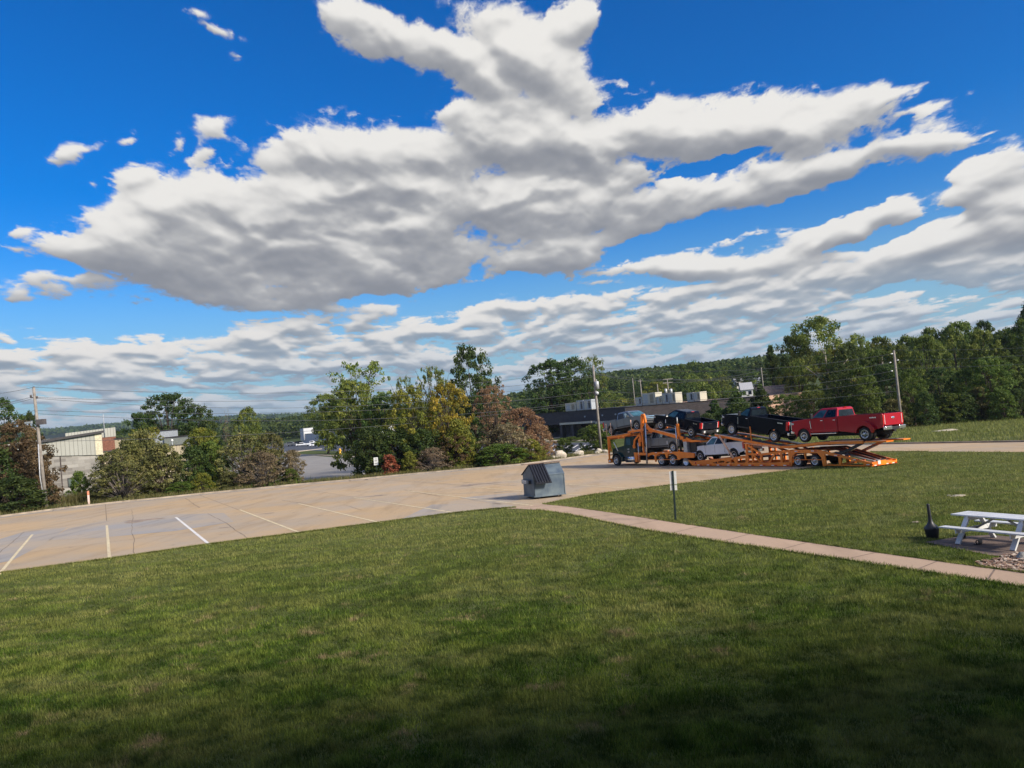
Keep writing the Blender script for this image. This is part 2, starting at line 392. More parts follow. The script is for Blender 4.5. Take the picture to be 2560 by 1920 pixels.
# ---------------------------------------------------------------- ground sheet
def axis(segs):
    out=[segs[0][0]]
    for a,b,st in segs:
        n=max(1,int(round((b-a)/st))); out+= [a+(b-a)*(i+1)/n for i in range(n)]
    return np.array(out)
xs=axis([(-3200,-600,130),(-600,-140,20),(-140,140,2.0),(140,600,20),(600,3200,130)])
ys=axis([(-80,0,8),(0,150,2.0),(150,620,9),(620,1500,80),(1500,2400,60),(2400,5200,280)])
XX,YY=np.meshgrid(xs,ys); ZZ=gzn(XX,YY)
ZZ=ZZ+np.where(YY>300,1,0)*0
nx,ny=len(xs),len(ys)
vs=np.stack([XX.ravel(),YY.ravel(),ZZ.ravel()],1)
idx=np.arange(nx*ny).reshape(ny,nx)
fs=np.stack([idx[:-1,:-1].ravel(),idx[:-1,1:].ravel(),idx[1:,1:].ravel(),idx[1:,:-1].ravel()],1)
def npmesh(name,vs,fs,mats,smooth=False):
    me=bpy.data.meshes.new(name); k=fs.shape[1]
    me.vertices.add(len(vs)); me.vertices.foreach_set('co',np.asarray(vs,np.float32).ravel())
    me.loops.add(fs.size); me.loops.foreach_set('vertex_index',fs.astype(np.int32).ravel())
    me.polygons.add(len(fs)); me.polygons.foreach_set('loop_start',np.arange(0,fs.size,k,dtype=np.int32))
    for m in mats: me.materials.append(m)
    me.update(calc_edges=True)
    if smooth: me.polygons.foreach_set('use_smooth',np.ones(len(fs),bool))
    return me
gnd_o=bpy.data.objects.new('ground',npmesh('ground',vs,fs,[M_lawn],True)); COL.objects.link(gnd_o); tag(gnd_o,kind='structure')
# ---------------------------------------------------------------- car park, path, road
NEAR=[(0,1434),(273,1398),(524,1361.5),(751,1333),(949,1307.5),(1139,1283),(1230,1273.5),(1290,1269.5),(1357,1261),(1480,1237),(1640,1217),(1798,1199),(1920,1183),(2055,1167),(2130,1142),(2180,1129.5),(2320,1129),(2560,1130.5)]
near=[gp(*p) for p in NEAR]
near=[near[0]+(near[0]-near[1]).normalized()*22]+near+[near[-1]+(near[-1]-near[-2]).normalized()*60]
lot=near+list(reversed(CURB))
def onp(v,dz=0): return Vector((v.x,v.y,plane(v.x,v.y)+dz))
sheet('parking_lot',[onp(v) for v in lot],M_lot,.012)
def strip(pts,w,h,name,m,parent=None,side=0.0):
    """kerb swept along a polyline: real step with a front and a top face"""
    b=MB(); L=[];R=[]
    for i,p in enumerate(pts):
        d=(pts[min(i+1,len(pts)-1)]-pts[max(i-1,0)]); d.z=0; d.normalize(); n=Vector((-d.y,d.x,0))
        a=p+n*side; c=p+n*(side+w); L.append(a); R.append(c)
    for i in range(len(pts)-1):
        a0,a1,c0,c1=L[i],L[i+1],R[i],R[i+1]
        z=lambda v,k:(v.x,v.y,plane(v.x,v.y)+k)
        b.add([z(a0,-.1),z(a1,-.1),z(a1,h),z(a0,h),z(c0,-.1),z(c1,-.1),z(c1,h),z(c0,h)],[(0,1,2,3),(4,7,6,5),(3,2,6,7)])
    o=b.build(name,m); tag(o,kind='structure'); return o
strip(CURB,.26,.14,'kerb',M_kerb)
# gutter apron: lighter band of concrete in front of the kerb
ap=[]
for i,p in enumerate(CURB):
    d=(CURB[min(i+1,len(CURB)-1)]-CURB[max(i-1,0)]); d.z=0; d.normalize(); ap.append(onp(p+Vector((d.y,-d.x,0))*1.7))
sheet('gutter_apron',[onp(v) for v in CURB[:-2]]+list(reversed(ap[:-2])),concrete_mat('gutter_concrete',(.47,.39,.30),(.38,.34,.28),4.0,LOTA),.016)
PN=[(1262,1271.5),(1340,1275),(1424.7,1286.8),(1604,1324.4),(1847,1362),(2148,1405.4),(2560,1469)]
PU=[(1357,1261),(1420,1267),(1520,1281),(1685,1307),(1916.6,1341.8),(2229,1388),(2560,1434.4)]
pn=[gp(*p) for p in PN]; pu=[gp(*p) for p in PU]
pn.append(pn[-1]+(pn[-1]-pn[-2]).normalized()*8); pu.append(pu[-1]+(pu[-1]-pu[-2]).normalized()*8)
sheet('footpath',[onp(v) for v in pn+list(reversed(pu))],M_path,.018)
b=MB()
for f in (.05,.14,.23,.32,.40,.475,.55,.625,.70,.77,.83,.88,.92,.96):
    k=f*(len(pn)-1); i=int(k); t=k-i
    a=pn[i].lerp(pn[i+1],t); c=pu[i].lerp(pu[i+1],t); d=(c-a).normalized(); n=Vector((-d.y,d.x,0))*.02
    b.quad(*[onp(v,.0225) for v in (a-n,a+n,c+n,c-n)])
tag(b.build('footpath_joint',mat('joint_dark',(.22,.16,.12),.9)),kind='structure')
# painted bay lines
b=MB(); bw=MB()
def line(p,q,w=.13,w_=None,white=False):
    a=gp(*p); c=gp(*q); d=(c-a).normalized(); n=Vector((-d.y,d.x,0))*w/2
    (bw if white else b).quad(*[onp(v,.021) for v in (a-n,c-n,c+n,a+n)])
LN=[((81,1337),(-12,1448)),((267,1314),(273.7,1398)),((599,1275),(750.6,1333)),((746.5,1259.6),(952,1308)),((885.4,1244.6),(1138.9,1282.7)),
 ((1018.5,1227.8),(1332,1264.6)),((1173.5,1217.9),(1452,1239)),((1257,1201),(1597,1223)),((1408,1192),(1775,1206)),((1467,1177),(1858,1190)),((1500,1166),(1700,1173)),((-140,1362),(-330,1480))]
for p,q in LN: line(p,q)
line((1092,1236),(1273,1229),.10)
line((439.8,1293.7),(523.7,1362),.14,white=True)
tag(b.build('bay_line_yellow',M_line),kind='structure'); tag(bw.build('bay_line_white',M_linew),kind='structure')
# cracks and dark joints in the slabs
rc=random.Random(21); b=MB()
def crack(p,q,w=.035,amp=.10,n=26):
    a=gp(*p); c=gp(*q); d=(c-a); d.z=0; nn=Vector((-d.y,d.x,0)).normalized(); L=d.length; pts=[]; o=0
    for i in range(n+1):
        o+=rc.uniform(-amp,amp)*(L/n)**.5*.5; o*=.9; pts.append(a+d*(i/n)+nn*o)
    for i in range(n):
        w0=w*rc.uniform(.3,1.2); w1=w*rc.uniform(.3,1.2); b.quad(*[onp(v,.0195) for v in (pts[i]-nn*w0/2,pts[i+1]-nn*w1/2,pts[i+1]+nn*w1/2,pts[i]+nn*w0/2)])
for p,q,w in (((330,1275),(338,1386),.028),((521,1284),(622,1349),.035),((463,1246),(500,1270),.05),((1010,1225),(1100,1242),.05),((60,1330),(0,1385),.04),((700,1250),(780,1262),.04),((1150,1205),(1290,1215),.05),((860,1262),(905,1276),.03),((1560,1190),(1660,1196),.05),((980,1200),(1180,1215),.04)): crack(p,q,w)
tag(b.build('pavement_crack',mat('crack_dark',(.17,.125,.09),.95)),kind='structure')
b=MB()
for (px,py,sx,sy) in ((1195,1211,1.5,.35),(1160,1216,.6,.2),(940,1240,.7,.2),(352,1302,1.1,.7),(900,1228,.35,.12),(560,1320,.25,.1),(1480,1172,2.2,.35),(1260,1230,.5,.2),(670,1284,.4,.15)):
    c_=gp(px,py); n=18; vs=[]
    for i in range(n):
        t=2*math.pi*i/n; k=1+.35*math.sin(3*t+px)+.2*math.sin(5*t+py); vs.append(onp(Vector((c_.x+math.cos(t)*sx*k,c_.y+math.sin(t)*sy*k*1.6,0)),.0192))
    b.add(vs,[tuple(range(n))])
tag(b.build('oil_stain',mat('oil_stain',(.22,.18,.15),.8,var=.2,scale=3,col2=(.42,.31,.21))),kind='structure')
# grey repaired slabs
for k,pp in enumerate([[(170,1322),(250,1304),(437,1287),(560,1283),(585,1305),(440,1328),(250,1345),(120,1352)],[(-40,1360),(60,1330),(170,1318),(120,1355),(30,1402),(-60,1420)],[(1000,1300),(1080,1262),(1240,1258),(1290,1266),(1139,1282)],[(1150,1245),(1290,1232),(1300,1250),(1250,1262)]]):
    sheet('repaired_slab',[onp(gp(*p)) for p in pp],M_patch,.0165)
# asphalt beyond, 2.8 m below the camera's lawn
ZL=-2.8
sheet('lower_road',[gpz(x,y,ZL) for x,y in [(430,1215),(1010,1206),(1010,1152),(930,1150),(880,1146.5),(800,1141),(760,1136.5),(640,1137),(430,1145)]],M_asph,.03)
sheet('far_car_park',[gpz(x,y,ZL) for x,y in [(560,1133),(700,1131),(770,1126.5),(960,1131),(1040,1130),(1040,1103),(960,1106),(560,1111)]],M_asphd,.03)
sheet('side_car_park',[gpz(x,y,ZL) for x,y in [(1180,1147),(1330,1140),(1530,1131),(1530,1106),(1340,1107.5),(1180,1109)]],M_asphd,.03)
b=MB()
for k in range(9):
    x0=1350+k*19
    a=gpz(x0,1112,ZL+.036); c=gpz(x0-25,1128,ZL+.036); n=Vector((.12,0,0)); b.quad(a-n,c-n,c+n,a+n)
tag(b.build('bay_line_far',M_linew),kind='structure')
def flatstrip(name,pa,pb,m,z=ZL,h=.12):
    b=MB(); A=[gpz(x,y,z) for x,y in pa]; B_=[gpz(x,y,z) for x,y in pb]
    for i in range(len(A)-1):
        a,c,d,e=A[i],A[i+1],B_[i+1],B_[i]
        b.add([(v.x,v.y,v.z+k) for k in (-.05,h) for v in (a,c,d,e)],[(4,5,6,7),(0,1,5,4),(1,2,6,5),(2,3,7,6),(3,0,4,7)])
    return tag(b.build(name,m),kind='structure')
flatstrip('far_pavement',[(1290,1107),(1345,1104.6),(1440,1103.5),(1530,1102)],[(1290,1105),(1345,1102.8),(1440,1101.6),(1530,1100)],mat('pale_concrete',(.55,.46,.36),.8))
flatstrip('far_kerb',[(740,1138),(800,1139.5),(870,1143.5),(930,1148)],[(740,1136),(800,1137.5),(870,1141),(930,1145)],M_kerb)
flatstrip('far_kerb',[(650,1134),(720,1132),(805,1123)],[(650,1132.5),(720,1130.5),(805,1122)],mat('pale_concrete',(.5,.42,.3)))
flatstrip('entrance_path',[(1345,1101),(1390,1096),(1430,1092)],[(1345,1099.5),(1390,1094.8),(1430,1091)],mat('pale_concrete',(.5,.42,.3)))
# bare verge between kerb and shrubs
vg=[]; vf=[]
for i,p in enumerate(CURB[:16]):
    d=(CURB[i+1]-CURB[max(i-1,0)]); d.z=0; d.normalize(); n=Vector((-d.y,d.x,0)); vg.append(onp(p+n*.25)); vf.append(onp(p+n*(1.9+.5*math.sin(i*2.3))))
sheet('verge',vg+list(reversed(vf)),M_dirt,.03)
# pad under the picnic table, bark patch
sheet('table_pad',[onp(gp(*p)) for p in [(2312,1356),(2400,1342),(2480,1338),(2620,1352),(2640,1405),(2560,1398),(2470,1388),(2390,1372)]],mat('brown_earth_pad',(.16,.115,.095),.95,var=.2,scale=3,bump=.4),.012)
sheet('bark_bed',[onp(gp(*p)) for p in [(2440,1407),(2480,1400),(2510,1391),(2560,1378),(2620,1380),(2640,1440),(2560,1433),(2500,1424),(2450,1416)]],mat('bark_soil',(.17,.12,.085),.95,var=.3,scale=6,bump=.5),.014)
# ---------------------------------------------------------------- shared vehicle materials
M_rub=mat('tyre_rubber',(.022,.022,.024),.75,var=.2)
M_rim=mat('bright_rim',(.62,.63,.65),.28,.85,var=.05)
M_rimd=mat('rim_recess',(.03,.03,.03),.6)
M_chr=mat('chrome_trim',(.80,.81,.83),.15,.95,var=.03)
M_blk=mat('black_trim',(.018,.018,.02),.5,var=.1)
M_und=mat('underbody',(.02,.02,.02),.85)
M_red=mat('red_lens',(.55,.012,.015),.18,var=.05,coat=.8)
M_whp=mat('white_plastic',(.75,.75,.73),.4,var=.05)
M_lamp=mat('clear_lamp',(.55,.58,.62),.12,.3,coat=1)
def glass_mat(name,c):
    m=mat(name,c,.08,.0,var=.3,scale=1.5,coat=.3,spec=.15); return m
M_gl=glass_mat('tinted_glass',(.008,.014,.022)); M_glb=glass_mat('blue_glass',(.05,.13,.17))
M_pap=mat('window_paper',(.55,.68,.62),.6)
M_hold=mat('white_film',(.82,.83,.84),.45)
def wheel_mesh(r,w,style):
    t=MB(); rr=r*.60
    t.lathe([(rr,-w/2),(r*.90,-w/2),(r*.975,-w/2+.02),(r,-w/2+.05),(r,w/2-.05),(r*.975,w/2-.02),(r*.90,w/2),(rr,w/2),(rr,-w/2)],axis='y',n=28)
    rm=MB(); y=-w/2
    rm.lathe([(rr+.012,y-.008),(rr-.02,y-.012),(rr-.035,y+.045),(r*.18,y+.02),(r*.16,y-.02),(0.001,y-.025)],axis='y',n=28)
    rm.lathe([(rr,w/2-.02),(rr-.03,w/2-.06),(.01,w/2-.06)],axis='y',n=20,mi=1)
    k={'spoke':6,'holes':8,'steel':8,'dual':6,'truck':10}[style]
    for i in range(k):
        a=2*math.pi*(i+.5)/k
        if style=='spoke': r0,r1,h0,h1=r*.20,rr*.86,.05,.145
        elif style=='dual': r0,r1,h0,h1=r*.24,rr*.84,.05,.08
        else: r0,r1,h0,h1=rr*.58,rr*.80,.045,.05
        u=Vector((math.cos(a),0,math.sin(a))); v=Vector((-math.sin(a),0,math.cos(a))); o=Vector((0,y+(-.001 if style!='spoke' else .012),0))
        sc=r/.42
        rm.add([o+u*r0-v*h0*.4*sc,o+u*r0+v*h0*.4*sc,o+u*r1+v*h1*sc,o+u*r1-v*h1*sc],[(0,1,2,3)],1)
    if style in('truck','dual','steel'):
        rm.lathe([(r*.19,y-.05),(r*.17,y-.06),(.001,y-.065)],axis='y',n=14)
        rm.lathe([(r*.20,y+.0),(r*.19,y-.05)],axis='y',n=14,mi=0 if style!='steel' else 1)
    return t.mesh('wheel',M_rub),rm.mesh('rim',[M_rim,M_rimd])
_WC={}
def add_wheel(root,x,y,z,r,w,style,side,name='wheel'):
    """side=-1: outer face toward -y"""
    k=(round(r,3),round(w,3),style)
    if k not in _WC: _WC[k]=wheel_mesh(*k)
    a=bpy.data.objects.new(name,_WC[k][0]); c=bpy.data.objects.new('rim',_WC[k][1]); COL.objects.link(a); COL.objects.link(c)
    a.parent=root; c.parent=a; a.location=(x,y,z); a.rotation_euler=(0,0,0 if side<0 else math.pi)
    return a
def arc(cx,cz,r,a0,a1,n=9):
    return [(cx+r*math.cos(R_(a0+(a1-a0)*i/n)),cz+r*math.sin(R_(a0+(a1-a0)*i/n))) for i in range(n+1)]
def side_panel(b,P,rows,off,mi=0):
    b.add([P(*p,off) for p in rows],[tuple(range(len(rows)))],mi)
def make_pickup(mw,label,o):
    """+x is forward, front axle at x=0, rear axle at x=-WB, wheels on z=0"""
    WB,W,fo,ro=o['WB'],o['W'],o['fo'],o['ro']; hw=W/2; r=o['r']; sill,hood,cowl,belt,roof,rail=o['z']
    xw=o['xw']; xc=o['xc']; mp=o['mat']; mlow=o.get('trim',M_blk)
    root=empty('pickup_truck',mw=mw); tag(root,label,'pickup truck','pickup trucks carried on the car transporter')
    xf=fo; xr=-WB-ro
    # body: nose, doors and cab sides
    pr=[(xf-.10,sill-.02),(xf-.02,sill+.12),(xf,sill+.35),(xf-.02,hood-.12),(xf-.10,hood-.03),(xf-.30,hood+.01),(xw+.35,cowl-.02),(xw,cowl),(xw-.4,belt),(xc,belt),(xc,sill-.02)]
    pr+= [(-r*1.25-.06,sill-.02)]+list(reversed(arc(0,r,r*1.22,8,172)))
    pr=[p for p in pr]; 
    b=MB(); b.prism(pr,-hw,hw)
    body=b.build('body',mp,root,bevel=.045)
    # sculpted shoulder and lower moulding
    b=MB(); 
    for s in (-1,1): 
        b.box(xc+.02,-r*1.35,s*hw-.012,s*hw+.012,sill+.02,sill+.12)
    b.build('rocker_panel',o.get('rock',mlow),root,bevel=.01)
    # inner wheel wells and chassis
    b=MB(); b.box(xr+.35,xf-.2,-hw*.45,hw*.45,r*.8,r*.8+.22); b.box(-WB-.06,-WB+.06,-hw*.8,hw*.8,r-.08,r+.08); b.box(-.06,.06,-hw*.8,hw*.8,r-.08,r+.08)
    b.box(-r*1.3,r*1.3,-hw+.05,hw-.05,r*1.4,r*2.1); b.tube([(-.3,-hw*.3,r*.8),(-WB+.2,-hw*.3,r*.8)],.05)
    b.build('chassis',M_und,root)
    for s in (-1,1):
        b=MB(); e=.035
        b.prism(arc(0,r,r*1.38,-2,182)+list(reversed(arc(0,r,r*1.22,-2,182))),s*hw-.01,s*(hw+e)); b.build('wheel_arch',o.get('arch',mp),root,bevel=.012)
    # cab
    tw=hw-.06; rw=hw-.24; xr1=xw-(roof-cowl)*1.25; xrr=xc+(roof-belt)*o.get('rake',.10)
    rings=[[(xw,tw-.02,cowl-.01),(xw-.45,tw,belt),(xc+.01,tw,belt),],]
    bl=[(xw,cowl-.02,tw-.05),(xc+.015,belt-.02,tw)]
    def P(u,v,off=0,s=-1):
        # side face: u 0 front .. 1 rear, v 0 belt .. 1 roof
        xb=xw-.10+(xc+.015-xw+.10)*u; xt=xr1+(xrr-xr1)*u
        x=xb+(xt-xb)*v; z=(cowl-.02+(belt-cowl)*min(1,u*3))*(1-v)+(roof-.06)*v; y=(tw)+(rw-tw)*v
        return Vector((x,s*(y+off),z+off*.3))
    b=MB()
    L=[P(0,0,0,-1),P(1,0,0,-1),P(1,1,0,-1),P(.88,1.06,-.05,-1),P(.12,1.06,-.05,-1),P(0,1,0,-1)]
    def ring(s): return [P(0,0,0,s)+Vector((.10,0,0)),P(.25,0,0,s),P(1,0,0,s),P(1,1,0,s),P(0,1,0,s)]
    A_=ring(-1); B_=ring(1); T1=[Vector((xrr+.10,-rw*.9,roof)),Vector((xr1-.16,-rw*.9,roof)),Vector((xr1-.16,rw*.9,roof)),Vector((xrr+.10,rw*.9,roof))]
    vs=A_+B_+T1; fs=[(0,1,2,3,4),(9,8,7,6,5),(2,7,8,3),(0,4,9,5),(3,10,11,4),(8,9,12,13),(3,8,13,10),(4,11,12,9),(10,13,12,11),(0,5,6,1),(1,6,7,2)]
    b.add(vs,fs); b.build('cab',mp,root,bevel=.05)
    # glass
    for s in (-1,1):
        cuts=o['win']
        for k,(u0,u1) in enumerate(cuts):
            b=MB(); f=(lambda u,v:P(u,v,.012,s))
            u00=u0 if k else u0+.02
            pts=[f(u00,.10),f(u1,.10),f(u1,.88),f(u0+(.06 if k==0 else 0),.88)]
            b.add(pts,[(0,1,2,3)]); b.build('side_window',M_glb if k==0 else M_gl,root)
        if o.get('paper') and s==o['vis']:
            b=MB(); u0,u1=cuts[0]; f=(lambda u,v:P(u,v,.016,s)); c0=u0+(u1-u0)*.42; c1_=u0+(u1-u0)*.85
            b.add([f(c0,.16),f(c1_,.16),f(c1_,.8),f(c0,.8)],[(0,1,2,3)]); b.build('window_sticker',M_pap,root)
    b=MB(); q0=Vector((xw,0,cowl)); 
    yb,yt=tw-.16,rw-.08
    dx=.012
    def W_(k,y,v): 
        x=xw+(xr1-xw)*v; z=cowl+(roof-.06-cowl)*v; return Vector((x+.012,y,z+.012))
    b.add([W_(0,-yb,.06),W_(0,yb,.06),W_(0,yt,.90),W_(0,-yt,.90)],[(0,1,2,3)]); b.build('windscreen',M_glb,root)
    b=MB()
    def Rr(y,v): 
        x=xc+.015+(xrr-xc-.015)*v; return Vector((x-.013,y,belt-.02+(roof-.06-belt)*v))
    b.add([Rr(-tw+.16,.14),Rr(tw-.16,.14),Rr(rw-.08,.86),Rr(-rw+.08,.86)],[(0,1,2,3)]); b.build('rear_window',M_gl,root)
    b=MB(); b.box(xrr-.01,xrr+.05,-.14,.14,roof-.035,roof+.004); b.build('high_brake_light',M_red,root)
    # door seams and handles
    b=MB(); seams=o['seams']
    for s in (-1,1):
        for x in seams:
            b.box(x-.008,x+.008,s*hw-.004 if s>0 else s*hw-.004,s*hw+.004,sill+.08,belt-.03)
        b.box(min(seams),max(seams),s*hw-.004,s*hw+.0045,sill+.07,sill+.085)
    b.build('door_seam',M_blk,root)
    for s in (-1,1):
        for x in seams[1:]:
            b=MB(); b.box(x+.06,x+.25,s*hw-.01,s*(hw+.03) if s>0 else s*hw+.01,belt-.16,belt-.12)
            if s<0: b.v=[(v[0],v[1]-.02,v[2]) for v in b.v]
            b.build('door_handle',o.get('hmat',mp),root,bevel=.008)
    # mirrors
    for s in (-1,1):
        b=MB(); b.box(xw-.42,xw-.30,s*hw,s*(hw+.10),belt+.02,belt+.07); x0=xw-.46
        b.box(x0,x0+.12,s*(hw+.06),s*(hw+.26),belt+.0,belt+o.get('mh',.20)); mb=b.build('mirror',M_blk,root,bevel=.03)
        if o.get('film'):
            b=MB(); b.box(x0-.012,x0+.10,s*(hw+.075),s*(hw+.245),belt+.015,belt+.09); b.build('mirror_cover',M_hold,mb)
    # front end
    b=MB(); b.box(xf-.05,xf+.015,-hw*.62,hw*.62,sill+.32,hood-.10); b.build('grille',M_blk,root,bevel=.02)
    b=MB(); 
    for z in (.42,.56): b.box(xf+.0,xf+.03,-hw*.6,hw*.6,sill+z-.02,sill+z+.02)
    b.build('grille_bar',o.get('gbar',M_chr),root)
    for s in (-1,1):
        b=MB(); b.box(xf-.22,xf+.012,s*hw*.66,s*(hw+.004),hood-.26,hood-.13); b.build('headlight',M_lamp,root,bevel=.02)
    b=MB(); b.box(xf-.25,xf+.09,-hw,hw,sill-.05,sill+.14); b.box(xf-.02,xf+.06,-hw*.7,hw*.7,sill+.16,sill+.28,0); b.build('front_bumper',o.get('bump',M_blk),root,bevel=.04)
    if o.get('grille_edge'):
        for s in (-1,1):
            b=MB(); b.box(xf-.03,xf+.03,s*(hw-.03)-.02,s*(hw-.03)+.02,sill+.2,hood-.08); b.build('headlight_trim',M_chr,root)
    if o.get('vent'):
        for s in (-1,1):
            b=MB(); b.prism([(-r*1.5,sill+.25),(-r*1.42,sill+.25),(-r*1.30,belt-.16),(-r*1.38,belt-.12)],s*hw,s*(hw+.015)); b.build('fender_vent',o['vent'],root)
    # bed
    rw0=hw-.03
    fl=o.get('flare',0.0)
    bx0=xc-.03; bx1=xr+.02
    pr=[(bx0,sill+.02),(bx0,rail),(bx1,rail),(bx1,sill+.12)]+[(-WB-r*1.35,sill+.02)]+arc(-WB,r,r*1.24,172,8)[::1]
    pr=[(bx0,rail),(bx1,rail),(bx1,sill+.14),(-WB-r*1.40,sill+.02)]+list(arc(-WB,r,r*1.24,172,8))+[(bx0,sill+.02)]
    bed=MB()
    for s in (-1,1):
        a_,c_=(s*hw,s*(hw-.10)) if s<0 else (hw-.10,hw)
        bed.prism(pr,a_,c_)
    bed.box(bx0-.06,bx0,-hw+.10,hw-.10,sill+.2,rail); bed.box(bx1+.07,bx0-.06,-hw+.10,hw-.10,sill+.22,sill+.30,1)
    bed.box(-WB-.5,-WB+.5,-hw+.10,-hw+.26,sill+.3,rail-.25,1); bed.box(-WB-.5,-WB+.5,hw-.26,hw-.10,sill+.3,rail-.25,1)
    for s in (-1,1): bed.box(bx1+.02,bx0-.02,s*(hw-.055)-.05,s*(hw-.055)+.05,rail+.002,rail+.018,1)
    be=bed.build('bed',[mp,M_blk],root,bevel=.018)
    for s in (-1,1):
        b=MB(); e=.035+fl
        if fl:
            b.prism([(-WB+r*1.75,sill+.06)]+arc(-WB,r,r*1.85,22,158)+[(-WB-r*1.75,sill+.10)]+list(arc(-WB,r,r*1.26,172,8)),s*hw-.01*s,s*(hw+e))
        else:
            b.prism(arc(-WB,r,r*1.40,0,180)+list(reversed(arc(-WB,r,r*1.24,0,180))),s*hw-.01,s*(hw+e))
        b.build('wheel_arch',o.get('arch',mp),root,bevel=.05 if fl else .012)
    # tailgate, lights, rear bumper
    tg=MB(); tg.box(xr-.02,xr+.05,-hw+.17,hw-.17,sill+.24,rail-.005); t_=tg.build('tailgate',mp,root,bevel=.02)
    hb=MB(); 
    if o.get('badge'):
        hb.lathe([(.001,-.03),(.11,-.028),(.12,-.02)],o=(xr,0,(sill+rail)/2+.2),axis='x',n=20); hb.v=[(v[0],v[1]*1.45,(v[2]-((sill+rail)/2+.2))*.62+(sill+rail)/2+.2) for v in hb.v]; hb.build('emblem',M_chr,t_)
    else:
        hb.box(xr-.03,xr-.018,-.16,.16,(sill+rail)/2+.22,(sill+rail)/2+.28); hb.build('tailgate_handle',M_blk,t_)
    for s in (-1,1):
        b=MB(); y0,y1=sorted((s*(hw-.165),s*(hw+.006))); b.box(xr-.025,xr+.16,y0,y1,sill+.30,rail-.05); b.build('tail_light',M_red,root,bevel=.02)
        if o.get('lens'):
            b=MB(); y0,y1=sorted((s*(hw-.175),s*(hw-.145))); b.box(xr-.035,xr-.02,y0,y1,sill+.32,rail-.08); b.build('tail_light_trim',M_whp,root)
    bp=o.get('rbump',M_chr)
    for s in (-1,1):
        b=MB(); y0,y1=sorted((s*hw*.36,s*hw)); b.box(xr-.16,xr+.02,y0,y1,sill-.02,sill+.19); b.build('rear_bumper',bp,root,bevel=.03)
    b=MB(); b.box(xr-.14,xr+.02,-hw*.355,hw*.355,sill-.04,sill+.15); b.box(xr-.10,xr+.1,-.1,.1,sill-.16,sill-.045); b.build('tow_step',M_blk,root,bevel=.02)
    if o.get('tags'):
        for s in (-1,1):
            b=MB(); b.box(xr-.172,xr-.161,s*hw*.72-.08,s*hw*.72+.08,sill+.0,sill+.17); b.build('corner_tag',M_whp,root)
    # wheels
    ww=.27; st=o['wheel']
    for s in (-1,1):
        add_wheel(root,0,s*(hw-ww/2-.0),r,r,ww,st,s)
        add_wheel(root,-WB,s*(hw-ww/2+(fl and fl*.55)),r,r,ww,o.get('rwheel',st),s)
        if fl: add_wheel(root,-WB,s*(hw-ww/2-.26),r,r,ww,'steel',s)
    if o.get('step'):
        for s in (-1,1):
            b=MB(); b.beam((-r*1.4,s*(hw+.02),sill-.10),(xc+.1,s*(hw+.02),sill-.10),.12,.05); b.build('running_board',o['step'],root,bevel=.01)
    if o.get('tag_strip'):
        s=o['vis']; b=MB(); b.add([Vector((x,s*(hw+.022+d),z)) for x,z,d in ((-r*1.42,sill+.15,0),(-r*1.62,sill+.2,0),(-r*1.55,belt-.28,0),(-r*1.38,belt-.22,0))],[(0,1,2,3)]); b.build('door_guard_film',M_hold,root)
    if o.get('script'):
        s=o['vis']; b=MB()
        for k in range(5): b.box(xr+.42+k*.09,xr+.42+k*.09+.06,*sorted((s*(hw+.001),s*(hw+.012))),rail-.24,rail-.17)
        b.build('side_lettering',M_chr,root)
    return root
# ---------------------------------------------------------------- car transporter frame of reference
U0=gp(1541,1165); UD=(gp(1995,1168)-U0).normalized()
UN=Vector((-GXS,-GYS,1)).normalized()
UW=Vector((-UD.y,UD.x,0)); 
if UW.y<0: UW=-UW
UW=(UW-UN*UW.dot(UN)).normalized(); UX=UW.cross(UN) if UW.cross(UN).dot(UD)>0 else UN.cross(UW)
HM=Matrix(((UX.x,UW.x,UN.x,U0.x),(UX.y,UW.y,UN.y,U0.y),(UX.z,UW.z,UN.z,U0.z+.015),(0,0,0,1)))
def load_mw(uF,zF,uR,zR,wc=1.25):
    """vehicle matrix in the transporter frame from the front and rear wheel contacts"""
    f=Vector((uF,wc,zF)); b=Vector((uR,wc,zR)); x=(f-b).normalized(); y=Vector((0,0,1)).cross(x).normalized(); z=x.cross(y)
    return HM@Matrix(((x.x,y.x,z.x,f.x),(x.y,y.y,z.y,f.y),(x.z,y.z,z.z,f.z),(0,0,0,1)))
P_red=paint('deep_red_paint',(.40,.008,.022)); P_blk=mat('blue_black_paint',(.004,.006,.013),.3,0,var=.03,coat=.28,spec=.05); P_gry=paint('grey_paint',(.20,.21,.225),.4)
P_sil=paint('slate_silver_paint',(.20,.235,.27),.55); P_wht=paint('white_paint',(.72,.74,.77),.0)
zmid=(.50,1.14,1.22,1.22,1.84,1.32)   # sill hood cowl belt roof rail
zbig=(.64,1.44,1.54,1.52,2.16,1.60)
mid=dict(W=1.90,fo=.88,r=.40,z=zmid,xw=-.42,win=[(.04,.45),(.49,.92)],seams=[-.62,-1.62,-2.58],wheel='spoke')
big=dict(W=2.03,fo=.95,r=.42,z=zbig,xw=-.45,mh=.34,hmat=M_chr,grille_edge=1,bump=M_chr,badge=1,lens=1,script=1)
def mk(base,label,**k):
    d=dict(base); d.update(k); F=d.pop('F'); Rr=d.pop('R'); d['WB']=math.hypot(F[0]-Rr[0],F[1]-Rr[1]); return make_pickup(load_mw(*F,*Rr),label,d)
